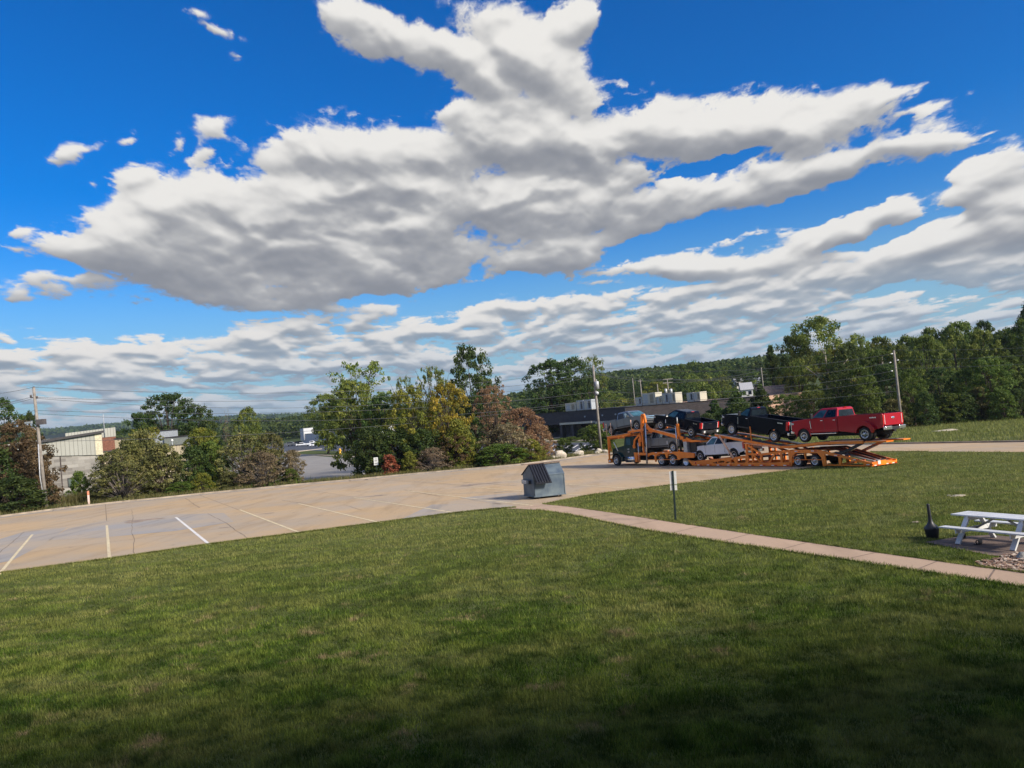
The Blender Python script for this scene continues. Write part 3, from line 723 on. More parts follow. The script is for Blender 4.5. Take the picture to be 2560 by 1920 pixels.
# ride height over the runways
mk(mid,'slate silver crew cab pickup above the tractor cab, nose toward the black pickup',F=(2.86,2.99),R=(-.70,2.67),ro=1.02,xc=-2.68,mat=P_sil,vis=-1,paper=1,film=1,tag_strip=1,gbar=M_chr,bump=M_blk,tags=0)
mk(mid,'dark grey crew cab pickup low behind the tractor cab, under the black pickup',F=(7.07,1.08),R=(3.55,.98),ro=1.02,xc=-2.68,mat=P_gry,vis=-1,paper=1,film=1,tag_strip=1,wheel='steel')
mk(mid,'black crew cab pickup with star alloy wheels on the front upper deck',F=(5.75,2.93),R=(9.16,2.24),ro=1.02,xc=-2.66,mat=P_blk,vis=1,film=1,tag_strip=1,tags=1,rbump=M_blk,lens=1,script=1)
mk(mid,'white crew cab pickup on the low front deck of the trailer',F=(10.0,.33),R=(13.45,.44),ro=1.05,xc=-2.66,mat=P_wht,vis=1,rock=P_wht,wheel='spoke')
mk(big,'black single cab long bed pickup on the trailer upper deck behind the red one',F=(13.42,2.28),R=(17.2,1.66),ro=1.15,xc=-1.62,win=[(.05,.80)],seams=[-.62,-1.55],mat=P_blk,vis=1,wheel='holes',vent=M_chr)
mk(big,'deep red crew cab pickup with double rear wheels at the tail of the upper deck',F=(19.78,1.60),R=(24.30,1.60),ro=1.22,xc=-2.62,win=[(.04,.47),(.51,.93)],seams=[-.62,-1.62,-2.55],mat=P_red,vis=1,wheel='dual',rwheel='dual',flare=.17,vent=M_chr,step=M_chr,trim=P_red,rock=P_red)
# ---------------------------------------------------------------- car transporter: tractor unit and trailer
M_or=mat('transporter_orange',(1.0,.26,.012),.42,.0,var=.06,scale=1.2,coat=.3,col2=(.86,.20,.010))
M_orw=mat('worn_orange_edge',(.80,.50,.33),.6,var=.2,scale=3)
M_grn=paint('dark_green_paint',(.004,.036,.040),.1)
M_hyd=mat('hydraulic_rod',(.70,.70,.70),.25,.8)
M_run=mat('runway_steel',(.10,.10,.105),.7,.3,var=.25,scale=2)
M_galv=mat('galvanised_box',(.46,.48,.48),.5,.4,var=.12)
M_rust=mat('rust_red_frame',(.22,.05,.018),.75,var=.3,scale=2)
NW=.0; FWD=2.5
def both(b,fn):
    for (a,c) in ((NW,NW+.11),(FWD-.11,FWD)): fn(a,c)
def pl(b,pts,th,w0,w1,mi=0):
    """plate strip following a polyline in u,z with thickness th below it"""
    for (p,q) in zip(pts[:-1],pts[1:]):
        b.prism([p,q,(q[0],q[1]-th),(p[0],p[1]-th)],w0,w1,mi=mi)
def part(root,name,m,fn,bevel=0,label=None):
    b=MB(); fn(b); o=b.build(name,m,root,bevel=bevel)
    if label: o['label']=label
    return o
tr=empty('transporter_tractor',mw=HM); tag(tr,'dark green tractor unit with orange car carrying frame, coupled to the orange trailer','truck')
# cab
def f(b):
    b.prism([(.95,.72),(2.55,.72),(2.55,2.42),(2.35,2.52),(1.35,2.50),(1.20,2.42),(1.02,1.72)],.18,2.32)
part(tr,'cab',M_grn,f,.05)
def f(b):
    b.prism([(-.72,.62),(-.78,1.25),(-.62,1.48),(.98,1.74),(1.0,.72)]+arc(0,.47,.62,22,158),.30,2.20)
part(tr,'hood',M_grn,f,.07)
for w0,w1 in ((.10,.36),(2.14,2.40)):
    def f(b):
        b.prism(arc(0,.47,.70,12,172,12)+list(reversed(arc(0,.47,.60,12,172,12))),w0,w1); b.prism([(.64,.35),(.78,.35),(.85,.8),(.62,.75)],w0,w1)
    part(tr,'front_fender',M_grn,f,.02)
part(tr,'grille',M_chr,lambda b:b.box(-.80,-.74,.75,1.75,.75,1.32),.02)
part(tr,'front_bumper',M_or,lambda b:(b.box(-1.12,-.86,0,2.5,.24,.62),b.box(-1.13,-.95,.02,.35,.3,.5,0)),.02)
for w in (.12,2.3): part(tr,'bumper_lamp',M_whp,lambda b:b.box(-1.02,-.78,w-.125,w-.115,.36,.5))
for w in (.1725,2.3205):
    part(tr,'door_window',M_glb,lambda b:b.prism([(1.28,1.78),(1.95,1.78),(1.95,2.36),(1.50,2.36)],w,w+.007))
part(tr,'windscreen',M_glb,lambda b:b.add([Vector((1.055,.34,1.80)),Vector((1.055,2.16,1.80)),Vector((1.205,2.10,2.38)),Vector((1.205,.40,2.38))],[(0,1,2,3)]))
part(tr,'door_seam',M_blk,lambda b:(b.box(1.17,1.185,.173,.182,.85,1.7),b.box(2.05,2.065,.173,.182,.85,2.35),b.box(1.17,2.06,.173,.182,.84,.855)))
def f(b):
    for dx,dz,w_,h in ((0,0,.05,.09),(-.10,.02,.12,.02),(.10,.02,.12,.02),(-.09,-.01,.08,.014),(.09,-.01,.08,.014),(0,-.17,.20,.018),(0,-.23,.26,.018),(0,-.29,.16,.018)):
        b.box(1.62+dx-w_/2,1.62+dx+w_/2,.168,.178,1.42+dz-h/2,1.42+dz+h/2)
part(tr,'door_emblem',M_whp,f)
part(tr,'sleeper',mat('dark_sleeper',(.012,.016,.02),.45),lambda b:b.box(2.56,3.25,.2,2.3,.85,2.42),.06)
for w in (-.06,2.42):
    part(tr,'mirror',M_whp,lambda b:b.beam((.40,w+.06,1.30),(-.02,w+.0,2.08),.07,.05),.0)
for w0 in (.06,2.0):
    part(tr,'fuel_tank',M_chr,lambda b:b.tube([(1.15,w0+.25,.55),(2.35,w0+.25,.55)],.27,16))
    part(tr,'cab_step',M_blk,lambda b:(b.box(1.3,1.9,w0-.03,w0+.15,.30,.36),b.box(1.3,1.9,w0-.03,w0+.15,.60,.65)))
part(tr,'exhaust_stack',M_chr,lambda b:b.tube([(2.62,.32,.7),(2.62,.32,2.3)],.07))
part(tr,'chassis',M_und,lambda b:(b.box(-.7,9.3,.8,1.7,.42,.72),b.box(5.8,5.9,.2,2.3,.4,.52),b.box(7.15,7.25,.2,2.3,.4,.52),b.box(8.0,9.7,.5,2.0,.10,.24)))
for (u,dual) in ((0,0),(5.87,1),(7.20,1)):
    for s,w in ((-1,.16),(1,2.34)):
        add_wheel(tr,u,w-.0*s,.47,.47,.27,'truck',s)
        if dual: add_wheel(tr,u,w-s*.30,.47,.47,.27,'steel',s)
# front head rack over the cab
def f(b):
    def g(a,c):
        b.prism([(-1.02,.55),(-.88,.55),(-.84,2.52),(-.98,2.52)],a,c); b.prism([(-.66,1.3),(-.60,1.3),(-.72,2.45),(-.80,2.45)],a,c)
        b.prism([(-.98,1.62),(-.72,1.56),(-.72,1.66),(-.98,1.74)],a,c)
    both(b,g); b.box(-.98,-.86,.1,2.4,2.30,2.42); b.box(-.98,-.86,.1,2.4,.9,1.0)
part(tr,'front_rack',M_or,f,.012)
def f(b):
    def g(a,c):
        pl(b,[(-1.0,2.58),(-.2,2.62),(.8,2.66),(2.15,2.80)],.17,a,c); pl(b,[(1.95,2.96),(2.9,3.03),(4.25,3.10)],.16,a,c)
        b.prism([(1.9,2.9),(2.2,2.9),(2.3,2.62),(2.0,2.62)],a,c); b.prism([(.5,2.5),(.75,2.5),(.7,2.35),(.55,2.35)],a,c)
    both(b,g)
    for u in (-.8,.6,2.0,3.4): b.box(u,u+.1,.1,2.4,2.48+.09*u,2.58+.09*u)
part(tr,'head_deck',M_or,f,.012)
part(tr,'head_deck_edge',M_orw,lambda b:(pl(b,[(-1.0,2.61),(2.15,2.83)],.028,-.004,.06),pl(b,[(1.95,2.99),(4.25,3.13)],.028,-.004,.06)))
part(tr,'head_runway',M_run,lambda b:[pl(b,[(-1.4,2.62),(-.2,2.655),(2.2,2.90),(3.9,3.02)],.05,a,c) for a,c in ((.13,.68),(1.82,2.37))])
for u,z0,z1 in ((-1.02,2.5,3.72),(-.38,2.6,3.78),(2.42,3.0,3.92)):
    for w in (.03,2.47): part(tr,'side_post',M_orw if w<1 else M_or,lambda b:b.tube([(u+.03,w,z0),(u,w,z1)],.035,8))
# mast behind the cab
def f(b):
    def g(a,c):
        b.prism([(3.62,2.95),(3.84,2.95),(4.02,4.2),(3.90,4.30),(3.78,4.2)],a,c); b.prism([(4.24,3.3),(4.42,3.2),(4.28,4.2),(4.12,4.30),(4.02,4.28)],a,c); b.prism([(3.84,4.12),(4.22,4.12),(4.20,4.34),(3.88,4.34)],a,c)
        b.prism([(3.78,3.5),(4.3,3.5),(4.3,3.6),(3.8,3.6)],a,c)
        b.prism([(3.66,1.0),(3.80,1.0),(3.84,2.95),(3.70,2.95)],a,c)
    g(NW,NW+.14)
part(tr,'mast',M_or,f,.012)
for w in (-.06,):
    part(tr,'lift_rod',M_hyd,lambda b:b.tube([(4.36,w,3.55),(4.30,w,1.6),(4.16,w,.22)],[.045,.06,.075],10))
    part(tr,'lift_cylinder',M_blk,lambda b:b.tube([(4.10,w+.06,3.35),(4.22,w+.06,1.75)],.075,10))
# front upper deck, sloping back
def f(b):
    def g(a,c):
        b.prism([(4.30,3.62),(4.42,3.50),(4.78,3.16),(5.25,3.02),(5.25,2.80),(4.85,2.76),(4.45,3.05),(4.26,3.35)],a,c)
        b.prism([(5.25,3.02),(8.62,2.32),(8.62,2.12),(8.3,2.08),(5.25,2.80)],a,c); b.prism([(8.95,2.26),(9.5,2.02),(10.5,1.98),(10.5,1.88),(9.4,1.86),(8.95,2.08)],a,c)
    both(b,g)
    for u,z in ((5.3,2.82),(6.6,2.54),(7.9,2.26),(9.2,1.95),(10.3,1.9)): b.box(u,u+.12,.1,2.4,z-.08,z+.04)
part(tr,'rear_deck',M_or,f,.012)
part(tr,'rear_deck_edge',M_orw,lambda b:pl(b,[(5.2,3.055),(7.9,2.50)],.05,-.004,.09))
part(tr,'rear_runway',M_run,lambda b:[pl(b,[(4.9,3.02),(5.6,2.90),(9.1,2.20),(10.4,2.0)],.05,a,c) for a,c in ((.13,.68),(1.82,2.37))])
def f(b):
    def g(a,c):
        b.prism([(8.02,2.30),(8.28,2.30),(8.20,3.34),(7.96,3.34)],a,c)
    g(NW,NW+.14)
part(tr,'rear_mast',M_or,f,.012)
for w in (.05,):
    part(tr,'mast_piston',M_galv,lambda b:b.tube([(8.08,w,3.3),(8.08,w,3.86)],.05,8))
    part(tr,'lift_rod',M_hyd,lambda b:b.tube([(7.90,w-.08 if w<1 else w+.08,3.2),(7.92,w-.08 if w<1 else w+.08,1.18)],.045,8))
    part(tr,'lift_cylinder',M_blk,lambda b:b.tube([(8.16,w,2.3),(8.22,w,1.15)],.085,10))
def f(b):
    def g(a,c):
        for p,q in (((2.55,1.62),(2.72,2.18)),((2.72,2.18),(3.40,2.62)),((3.42,2.62),(3.55,2.0))):
            P=Vector((p[0],(a+c)/2,p[1])); Q=Vector((q[0],(a+c)/2,q[1])); b.beam(P,Q,.11,.16)
        b.prism([(3.22,1.66),(3.46,1.66),(3.42,2.34),(3.22,2.30)],a,c); b.prism([(2.45,1.5),(2.7,1.5),(2.72,1.72),(2.42,1.75)],a,c)
    both(b,g)
part(tr,'lift_arm',M_or,f,.01)
part(tr,'arm_rod',M_hyd,lambda b:[b.tube([(3.14,w,1.95),(3.12,w,.36)],.04,8) for w in (.02,2.48)])
# lower frame of the tractor
def f(b):
    def g(a,c):
        b.prism([(2.5,1.14),(4.1,1.10),(4.1,.90),(2.9,.90),(2.85,.32),(2.6,.32)],a,c)
        b.prism([(3.0,.9),(3.16,.9),(3.18,.32),(3.02,.32)],a,c)
        b.prism([(4.1,1.02),(4.9,1.14),(7.75,1.16),(8.1,1.22),(8.1,.55),(7.78,.55),(7.70,.80),(7.35,.98),(6.75,.98),(6.62,.64),(6.48,.64),(6.36,.98),(5.65,.98),(5.25,.74),(5.22,.35),(5.10,.35),(5.05,.92),(4.6,.92),(4.2,.72),(4.1,.72)],a,c)
        b.prism([(8.1,1.15),(9.65,1.02),(9.65,.66),(8.1,.62)],a,c)
        b.box(4.05,8.05,a-.03,a+.02,.50,.55)
    both(b,g)
    for u in (2.6,4.2,5.1,6.5,7.8,9.4): b.box(u,u+.12,.1,2.4,.86,.98)
part(tr,'lower_frame',M_or,f,.012)
part(tr,'lower_runway',M_run,lambda b:[pl(b,[(2.9,.99),(5.2,1.02),(7.6,1.10),(8.6,1.12)],.05,a,c) for a,c in ((.13,.68),(1.82,2.37))])
part(tr,'reflector_strip',M_whp,lambda b:[b.box(u,u+.22,-.006,.0,1.08,1.13) for u in (5.2,6.1,7.0)])
for w in (.02,1.98):
    part(tr,'tool_box',M_galv,lambda b:b.box(8.55,8.95,w,w+.45,1.02,1.92),.02)
    part(tr,'upper_bracket',M_or,lambda b:(b.box(8.5,9.0,w,w+.5,1.94,2.14),b.box(8.5,9.9,w+.05,w+.12,1.9,1.98)),.01)
part(tr,'dark_tank',M_blk,lambda b:b.box(9.0,9.75,.25,2.25,1.06,1.86),.05)
part(tr,'spare_wheel',M_rub,lambda b:b.lathe([(.25,0),(.42,0),(.46,.04),(.46,.2),(.40,.22),(.25,.22)],o=(8.55,.16,.36),axis='y',n=24))
part(tr,'spare_rim',M_rim,lambda b:b.lathe([(.30,-.01),(.25,.0),(.22,.05),(.02,.06)],o=(8.55,.16,.36),axis='y',n=24))
# ---- trailer
tl=empty('car_trailer',mw=HM@Matrix.Translation((9.4,0,0))); TU=9.4
def tp(name,m,fn,bevel=0,label=None):
    b=MB(); fn(b); b.v=[(v[0]-TU,v[1],v[2]) for v in b.v]; o=b.build(name,m,tl,bevel=bevel)
    if label: o['label']=label
    return o
tag(tl,'long orange car trailer with two decks and tail ramps, behind the dark green tractor','trailer')
def f(b):
    def g(a,c):
        R4=lambda u0,u1,z0,z1:[(u0,z0),(u1,z0),(u1,z1),(u0,z1)]
        b.prism([(9.45,.05),(14.88,.05),(14.88,.76),(14.3,.74),(13.75,.68),(9.45,.40)],a,c,holes=[[(11.5,.28),(12.0,.20),(12.0,.36)],[(12.1,.27),(12.75,.30),(12.7,.44),(12.15,.38)],[(12.85,.24),(13.25,.24),(13.25,.36),(12.95,.36)],[(13.35,.25),(13.75,.25),(13.6,.5),(13.35,.5)],[(14.0,.24),(14.75,.28),(14.75,.58),(13.95,.54)]])
        # truss tower
        b.prism([(14.86,.05),(18.72,.04),(18.72,.30),(14.86,.28)],a,c)
        b.prism([(14.84,.3),(15.02,.3),(15.02,1.64),(14.84,1.66)],a,c); b.prism([(15.36,.3),(15.48,.3),(15.48,1.45),(15.36,1.5)],a,c)
        for p,q,h in (((14.75,1.66),(17.9,1.32),.09),((14.9,.90),(16.1,.84),.14),((16.1,.84),(18.72,1.06),.16),((15.1,1.50),(16.15,.92),.13),((15.5,.80),(16.1,.30),.10),((17.45,.92),(16.85,.28),.12),((17.5,.92),(17.95,.30),.0),((15.02,1.18),(15.4,1.16),.07),((15.02,.58),(15.4,.58),.07)):
            if h: b.beam(Vector((p[0],(a+c)/2,p[1])),Vector((q[0],(a+c)/2,q[1])),.10,h)
        b.prism([(16.12,.3),(16.30,.3),(16.30,.9),(16.12,.86)],a,c); b.prism([(17.85,.3),(18.02,.3),(18.02,1.0),(17.85,.96)],a,c)
        b.prism([(18.55,.04),(18.75,.04),(18.85,.7),(19.15,.92),(20.85,.90),(21.12,.62),(21.2,.04),(21.45,.1),(21.4,.9),(20.9,1.12),(19.2,1.14),(18.55,1.06)],a,c)
        b.prism([(19.86,.50),(19.92,.50),(19.95,.9),(19.83,.9)],a,c); b.box(18.8,21.25,a-.03,a+.01,.46,.50)
        b.beam(Vector((20.9,(a+c)/2,1.03)),Vector((22.6,(a+c)/2,.68)),.10,.17); b.beam(Vector((22.55,(a+c)/2,.69)),Vector((24.55,(a+c)/2,.22)),.10,.16)
        b.prism([(21.3,.10),(24.6,.05),(24.6,.13),(21.3,.18)],a,c); b.prism([(22.38,.12),(22.56,.12),(22.56,.7),(22.38,.72)],a,c); b.prism([(24.1,.06),(24.7,.05),(24.7,.30),(24.1,.34)],a,c)
    both(b,g)
    for u,z in ((9.5,.1),(11.3,.1),(13.1,.1),(14.9,.1),(16.9,.1),(18.5,.1),(22.4,.12)): b.box(u,u+.14,.11,2.39,z,z+.12)
    b.box(14.86,15.0,.11,2.39,1.5,1.62)
tp('side_frame',M_or,f,.012)
tp('gooseneck',M_or,lambda b:(b.prism([(8.85,.50),(9.5,.36),(9.5,.06),(9.3,.06)],.05,.3),b.prism([(8.85,.50),(9.5,.36),(9.5,.06),(9.3,.06)],2.2,2.45),b.prism([(8.3,.26),(9.6,.30),(9.6,.08),(8.3,.12)],.7,1.8)),.01)
tp('bogie',M_und,lambda b:(b.box(18.9,21.0,.7,1.8,.35,.62),b.box(19.2,19.3,.2,2.3,.33,.44),b.box(20.52,20.62,.2,2.3,.33,.44)))
for u in (19.24,20.57):
    for s,w in ((-1,.17),(1,2.33)):
        add_wheel(tl,u-TU,w,.395,.395,.24,'truck',s); add_wheel(tl,u-TU,w-s*.27,.395,.395,.24,'steel',s)
UDK=[(12.0,2.40),(13.3,2.20),(14.83,1.93),(16.4,1.66),(17.95,1.42),(18.6,1.42),(21.2,1.62),(22.2,1.63),(24.2,1.62)]
def f(b):
    def g(a,c):
        pl(b,UDK,.17,a,c)
        b.prism([(12.1,2.3),(13.1,2.2),(12.9,2.06),(12.3,2.1)],a,c)
    both(b,g)
    for u,z in ((12.2,2.26),(13.8,2.0),(15.4,1.7),(17.0,1.45),(18.5,1.28),(20.0,1.38),(21.6,1.46),(23.2,1.47)): b.box(u,u+.12,.1,2.4,z-.06,z+.06)
tp('upper_deck',M_or,f,.012)
tp('upper_deck_edge',M_orw,lambda b:(pl(b,[(12.0,2.435),(14.6,2.005)],.05,-.004,.1),pl(b,[(14.75,1.70),(17.9,1.36)],.04,-.006,.0),pl(b,[(21.9,1.66),(24.15,1.655)],.035,-.004,.1)))
tp('upper_runway',M_run,lambda b:[pl(b,[(12.3,2.37),(14.83,1.95),(17.95,1.44),(18.6,1.44),(21.2,1.64),(25.3,1.60)],.05,a,c) for a,c in ((.13,.72),(1.78,2.37))])
for a,c in ((.04,.75),(1.75,2.46)): tp('tail_flap',M_or,lambda b:b.prism([(24.35,1.60),(25.75,1.57),(25.75,1.50),(24.35,1.50)],a,c),.008)
for w in (.05,2.45):
    tp('deck_strut',M_orw if w<1 else M_or,lambda b:b.beam((12.47,w-.07 if w<1 else w+.07,2.26),(13.68,w-.07 if w<1 else w+.07,.60),.07,.13),.008)
    tp('side_post',M_or,lambda b:b.tube([(15.46,w,1.5),(15.42,w,2.84)],.045,8))
    tp('tail_arm',M_blk if w<1 else M_or,lambda b:b.beam((24.15,w+.08 if w<1 else w-.08,1.50),(22.25,w+.08 if w<1 else w-.08,.74),.12,.17),.01)
    tp('arm_rod',M_hyd,lambda b:b.tube([(23.6,w+.16 if w<1 else w-.16,1.2),(22.8,w+.16 if w<1 else w-.16,.9)],.05,8))
tp('centre_arm',M_rust,lambda b:(b.beam((18.6,.4,1.30),(20.6,.4,.75),.1,.12),b.beam((17.4,.5,1.25),(18.8,.5,.9),.1,.1),b.beam((17.9,2.1,1.3),(18.9,2.1,.9),.1,.12)),.01)
tp('lower_runway',M_run,lambda b:[pl(b,[(9.5,.42),(11.0,.44),(14.2,.62),(15.0,.62),(18.4,.80),(20.9,1.0),(22.6,.62),(24.5,.22)],.05,a,c) for a,c in ((.13,.68),(1.82,2.37))])
tp('tail_ramp',M_rust,lambda b:[(b.prism([(19.4,1.18),(21.4,1.22),(24.2,.42),(24.2,.34),(21.4,1.08),(19.4,1.05)],a,c)) for a,c in ((1.0,1.12),(1.55,1.67),(2.2,2.3))],.01)
tp('tail_ramp_runway',mat('ramp_grey',(.30,.29,.30),.6,.3),lambda b:[pl(b,[(21.6,.92),(24.3,.34)],.05,a,c) for a,c in ((.75,.98),(1.15,1.45))])
tp('tail_beam',M_or,lambda b:(b.box(24.5,24.72,.08,2.45,.06,.22),b.box(24.25,24.5,.15,2.35,.22,.27)),.012)
tp('tail_plate',M_or,lambda b:b.box(24.72,24.735,.75,1.35,.08,.36),label='orange panel beside the white plate on the tail beam')
tp('number_plate',M_whp,lambda b:b.box(24.736,24.745,.52,.78,.14,.36))
def f(b,ph):
    for k in range(9):
        u=9.9+k*1.02+(.26 if ph else 0); b.box(u,u+.24,-.006,.0,.075,.135)
    for k in range(4): b.box(24.722,24.728,.15+k*.6+(.25 if ph else 0),.38+k*.6+(.25 if ph else 0),.08,.13)
    for u,z in ((19.1,1.02),(20.4,1.02),(22.1,.72),(23.4,.44),(24.3,.14)): b.box(u+(.24 if ph else 0),u+(.46 if ph else .22),-.006,.0,z,z+.055)
tp('reflector_strip',M_whp,lambda b:f(b,0)); tp('reflector_strip',M_red,lambda b:f(b,1),label='red reflector strips along the trailer side')
tp('side_marker',M_red,lambda b:[b.lathe([(.001,-.012),(.07,-.01),(.075,0)],o=(u,-.0,z),axis='y',n=12) for u,z in ((9.75,.26),(15.9,.86))])
# ---------------------------------------------------------------- dumpster
def frame_from(o,xdir):
    x=Vector((xdir.x,xdir.y,0)).normalized(); z=UN; x=(x-z*x.dot(z)).normalized(); y=z.cross(x)
    return Matrix(((x.x,y.x,z.x,o.x),(x.y,y.y,z.y,o.y),(x.z,y.z,z.z,o.z+.02),(0,0,0,1)))
M_steel=mat('dumpster_steel',(.065,.095,.135),.5,.25,var=.3,scale=1.6,bump=.25,bscale=4,col2=(.14,.18,.205),detail=8)
M_lid=mat('dumpster_lid',(.011,.012,.018),.45,var=.2,scale=3)
A0=gp(1337,1249.5); C0=gp(1413,1241)
dm=empty('dumpster',mw=frame_from(A0,C0-A0)); tag(dm,'grey steel dumpster with a ribbed black lid hanging over its side, beside the footpath','dumpster')
# local x along the lidded side, y away from camera
DW,DD=1.90,1.75; EH=1.32; RY,RH=.58,1.86
prof=[(0,.10),(DD,.10),(DD,EH),(RY,RH),(0,EH)]
b=MB(); b.prism(prof,0,DW,axes='yz'); b.build('bin_body',M_steel,dm,bevel=.02)
b=MB()
for x in (.03,DW-.07): b.box(x,x+.04,-.03,.0,.12,EH-.05)
b.box(-.012,DW+.012,-.015,DD+.015,.10,.18); b.box(-.01,DW+.01,-.02,.0,EH-.06,EH)
b.build('edge_rail',M_steel,dm,bevel=.006)
for x in (.25,DW-.35):
    for y in (.05,DD-.15):
        b=MB(); b.box(x,x+.1,y,y+.1,0,.1); b.build('foot',M_und,dm)
def lid(x0,x1,pa,pb,name):
    b=MB(); pa=Vector(pa); pb=Vector(pb); d=(pb-pa); n=Vector((0,-d.z,d.y)).normalized()
    if n.z<0:n=-n
    n=Vector((0,n.y,n.z))
    L=[Vector((x,pa.y,pa.z)) for x in (x0,x1)]; E_=[Vector((x,pb.y,pb.z)) for x in (x0,x1)]
    b.add([L[0],L[1],E_[1],E_[0],L[0]+n*.03,L[1]+n*.03,E_[1]+n*.03,E_[0]+n*.03],[(0,1,2,3),(7,6,5,4),(0,4,5,1),(1,5,6,2),(2,6,7,3),(3,7,4,0)])
    o=b.build(name,M_lid,dm); k=6; w=(x1-x0)
    for i in range(k):
        b=MB(); xa=x0+w*(i+.22)/k; xb=x0+w*(i+.78)/k
        q=[Vector((xa,*(pa+d*.04).yz)),Vector((xb,*(pa+d*.04).yz)),Vector((xb,*(pa+d*.96).yz)),Vector((xa,*(pa+d*.96).yz))]
        b.add([v+n*.031 for v in q]+[v+n*.075 for v in q],[(0,1,2,3),(7,6,5,4),(0,4,5,1),(1,5,6,2),(2,6,7,3),(3,7,4,0)]); b.build('lid_rib',M_lid,o,bevel=.008)
    return o
lid(.0,.93,(0,RY+.02,RH+.05),(0,-.46,.86),'lid')
b=MB(); d=Vector((0,DD+.12,EH-.06)); b.add([(x,y,z) for x in (-.04,DW) for y,z in ((RY,RH+.01),(DD+.14,EH-.04),(DD+.14,EH+.0),(RY,RH+.05))],[(0,1,2,3),(7,6,5,4),(0,4,5,1),(1,5,6,2),(2,6,7,3),(3,7,4,0)]); b.build('back_lid',mat('faded_lid',(.07,.06,.06),.6),dm)
b=MB(); b.box(-.42,DW,RY-.04,RY+.04,RH+.07,RH+.12); b.build('hinge_bar',mat('rusty_bar',(.16,.10,.075),.7,var=.4,scale=4),dm)
b=MB(); b.box(-.42,DW,RY-.02,RY+.16,RH+.121,RH+.135); b.build('ridge_flap',mat('sun_bleached_plastic',(.42,.36,.30),.7),dm)
for x0,x1 in ((-.17,-.001),(DW+.001,DW+.17)):
    b=MB()
    b.prism([(.40,.83),(1.52,.83),(1.52,1.06),(.40,1.06)],x0,x1,axes='yz',holes=[]) ; o=b.build('fork_pocket',M_steel,dm,bevel=.012)
    b=MB(); b.box(x0+.03,x1-.03 if x0<0 else x1-.03,.392,.399,.86,1.03); b.build('pocket_opening',M_rimd,o)
b=MB(); b.box(-.178,-.171,.72,1.38,.87,1.03); st=b.build('sticker',M_whp,dm)
b=MB()
for k in range(9): b.box(-.182,-.179,.78+k*.062,.78+k*.062+.04,.92,.955+.02*(k%3==0))
b.build('sticker_lettering',M_blk,st)
# ---------------------------------------------------------------- signs, posts
def pole_frame(px,py): p=gp(px,py); p.z=plane(p.x,p.y); return p
p=pole_frame(1689,1300)
sg=empty('parking_sign',loc=p,rz=math.atan2(-p.x,p.y)+.08); sg.rotation_euler=(0,R_(2.2),sg.rotation_euler[2]); tag(sg,'back of a white two-plate parking sign on a dark post in the lawn','sign')
M_post=mat('dark_green_post',(.018,.035,.035),.55,.3)
b=MB(); b.prism([(-.04,0),(-.025,-.03),(.025,-.03),(.04,0),(.022,.0),(.018,-.018),(-.018,-.018),(-.022,0)],-.2,1.95,axes='xy'); b.build('post',M_post,sg)
M_sb=mat('sign_back',(.74,.75,.73),.5,.1,var=.04)
b=MB(); b.box(-.135,.135,.004,.010,1.40,1.92); b.build('plate',M_sb,sg,bevel=.003)
b=MB(); b.box(-.135,.135,.004,.010,1.17,1.37); b.build('plate',M_sb,sg,bevel=.003)
p=pole_frame(943,1188.5)
sg=empty('small_sign',loc=p,rz=math.atan2(-p.x,p.y)); tag(sg,'small white notice sign on a thin post between the bushes and the red-leaved vine','sign')
b=MB(); b.box(-.03,.03,-.02,.02,-.2,1.2); b.build('post',M_post,sg)
b=MB(); b.box(-.23,.23,-.035,-.02,1.12,1.95); pl_=b.build('plate',M_sb,sg)
b=MB()
for z,w_ in ((1.80,.12),(1.66,.16),(1.56,.14),(1.34,.17),(1.26,.12)): b.box(-w_,w_,-.04,-.036,z-.02,z+.02)
b.build('lettering',M_blk,pl_)
p=gp(222.7,1264); p.z=plane(p.x,p.y)
mk_=empty('marker_post',loc=p,rz=.5); tag(mk_,'short white and orange utility marker post beside the kerb','post')
b=MB(); b.box(-.085,.085,-.03,.03,-.1,.95); b.build('post',mat('pale_marker',(.70,.52,.45),.6),mk_,bevel=.01)
b=MB(); b.box(-.086,.086,-.031,.031,.951,1.32); b.build('cap_band',mat('orange_marker',(.62,.22,.12),.6),mk_,bevel=.01)
# ---------------------------------------------------------------- picnic table
T1=gp(2393,1362); T2=gp(2530,1378)
tb=empty('picnic_table',mw=frame_from(T1,T2-T1)); tag(tb,'white picnic table with attached benches on bare earth beside the footpath','table')
M_tw=mat('white_table_paint',(.66,.68,.70),.5,var=.06,scale=2,col2=(.58,.59,.60))
LG=(T2-T1).length; TL=LG+1.0
b=MB()
for k in range(3): b.box(-.42,TL-.42,.42+k*.245,.42+k*.245+.237,.71,.75)
tt=b.build('tabletop',M_tw,tb,bevel=.006)
for y in (-.12,1.35):
    b=MB(); b.box(-.42,TL-.42,y,y+.27,.42,.46); b.build('bench',M_tw,tb,bevel=.006)
for x in (0,LG):
    for s in (0,1):
        b=MB(); y0,y1=(0.0,.52) if s==0 else (1.50,.98)
        b.beam((x+.02,y0,0),(x+.02,y1,.71),.05,.14,up=(1,0,0)); b.build('leg',M_tw,tb)
    b=MB(); b.box(x+.045,x+.085,-.1,1.6,.30,.42); b.build('cross_rail',M_tw,tb,bevel=.005)
    b=MB(); b.box(x+.045,x+.085,.42,1.14,.60,.71); b.build('top_rail',M_tw,tb)
for x,d in ((.06,1),(LG-.02,-1)):
    b=MB(); b.beam((x,.76,.36),(x+d*.62,.76,.70),.04,.05); b.build('brace',mat('grey_brace',(.35,.35,.33),.6),tb)
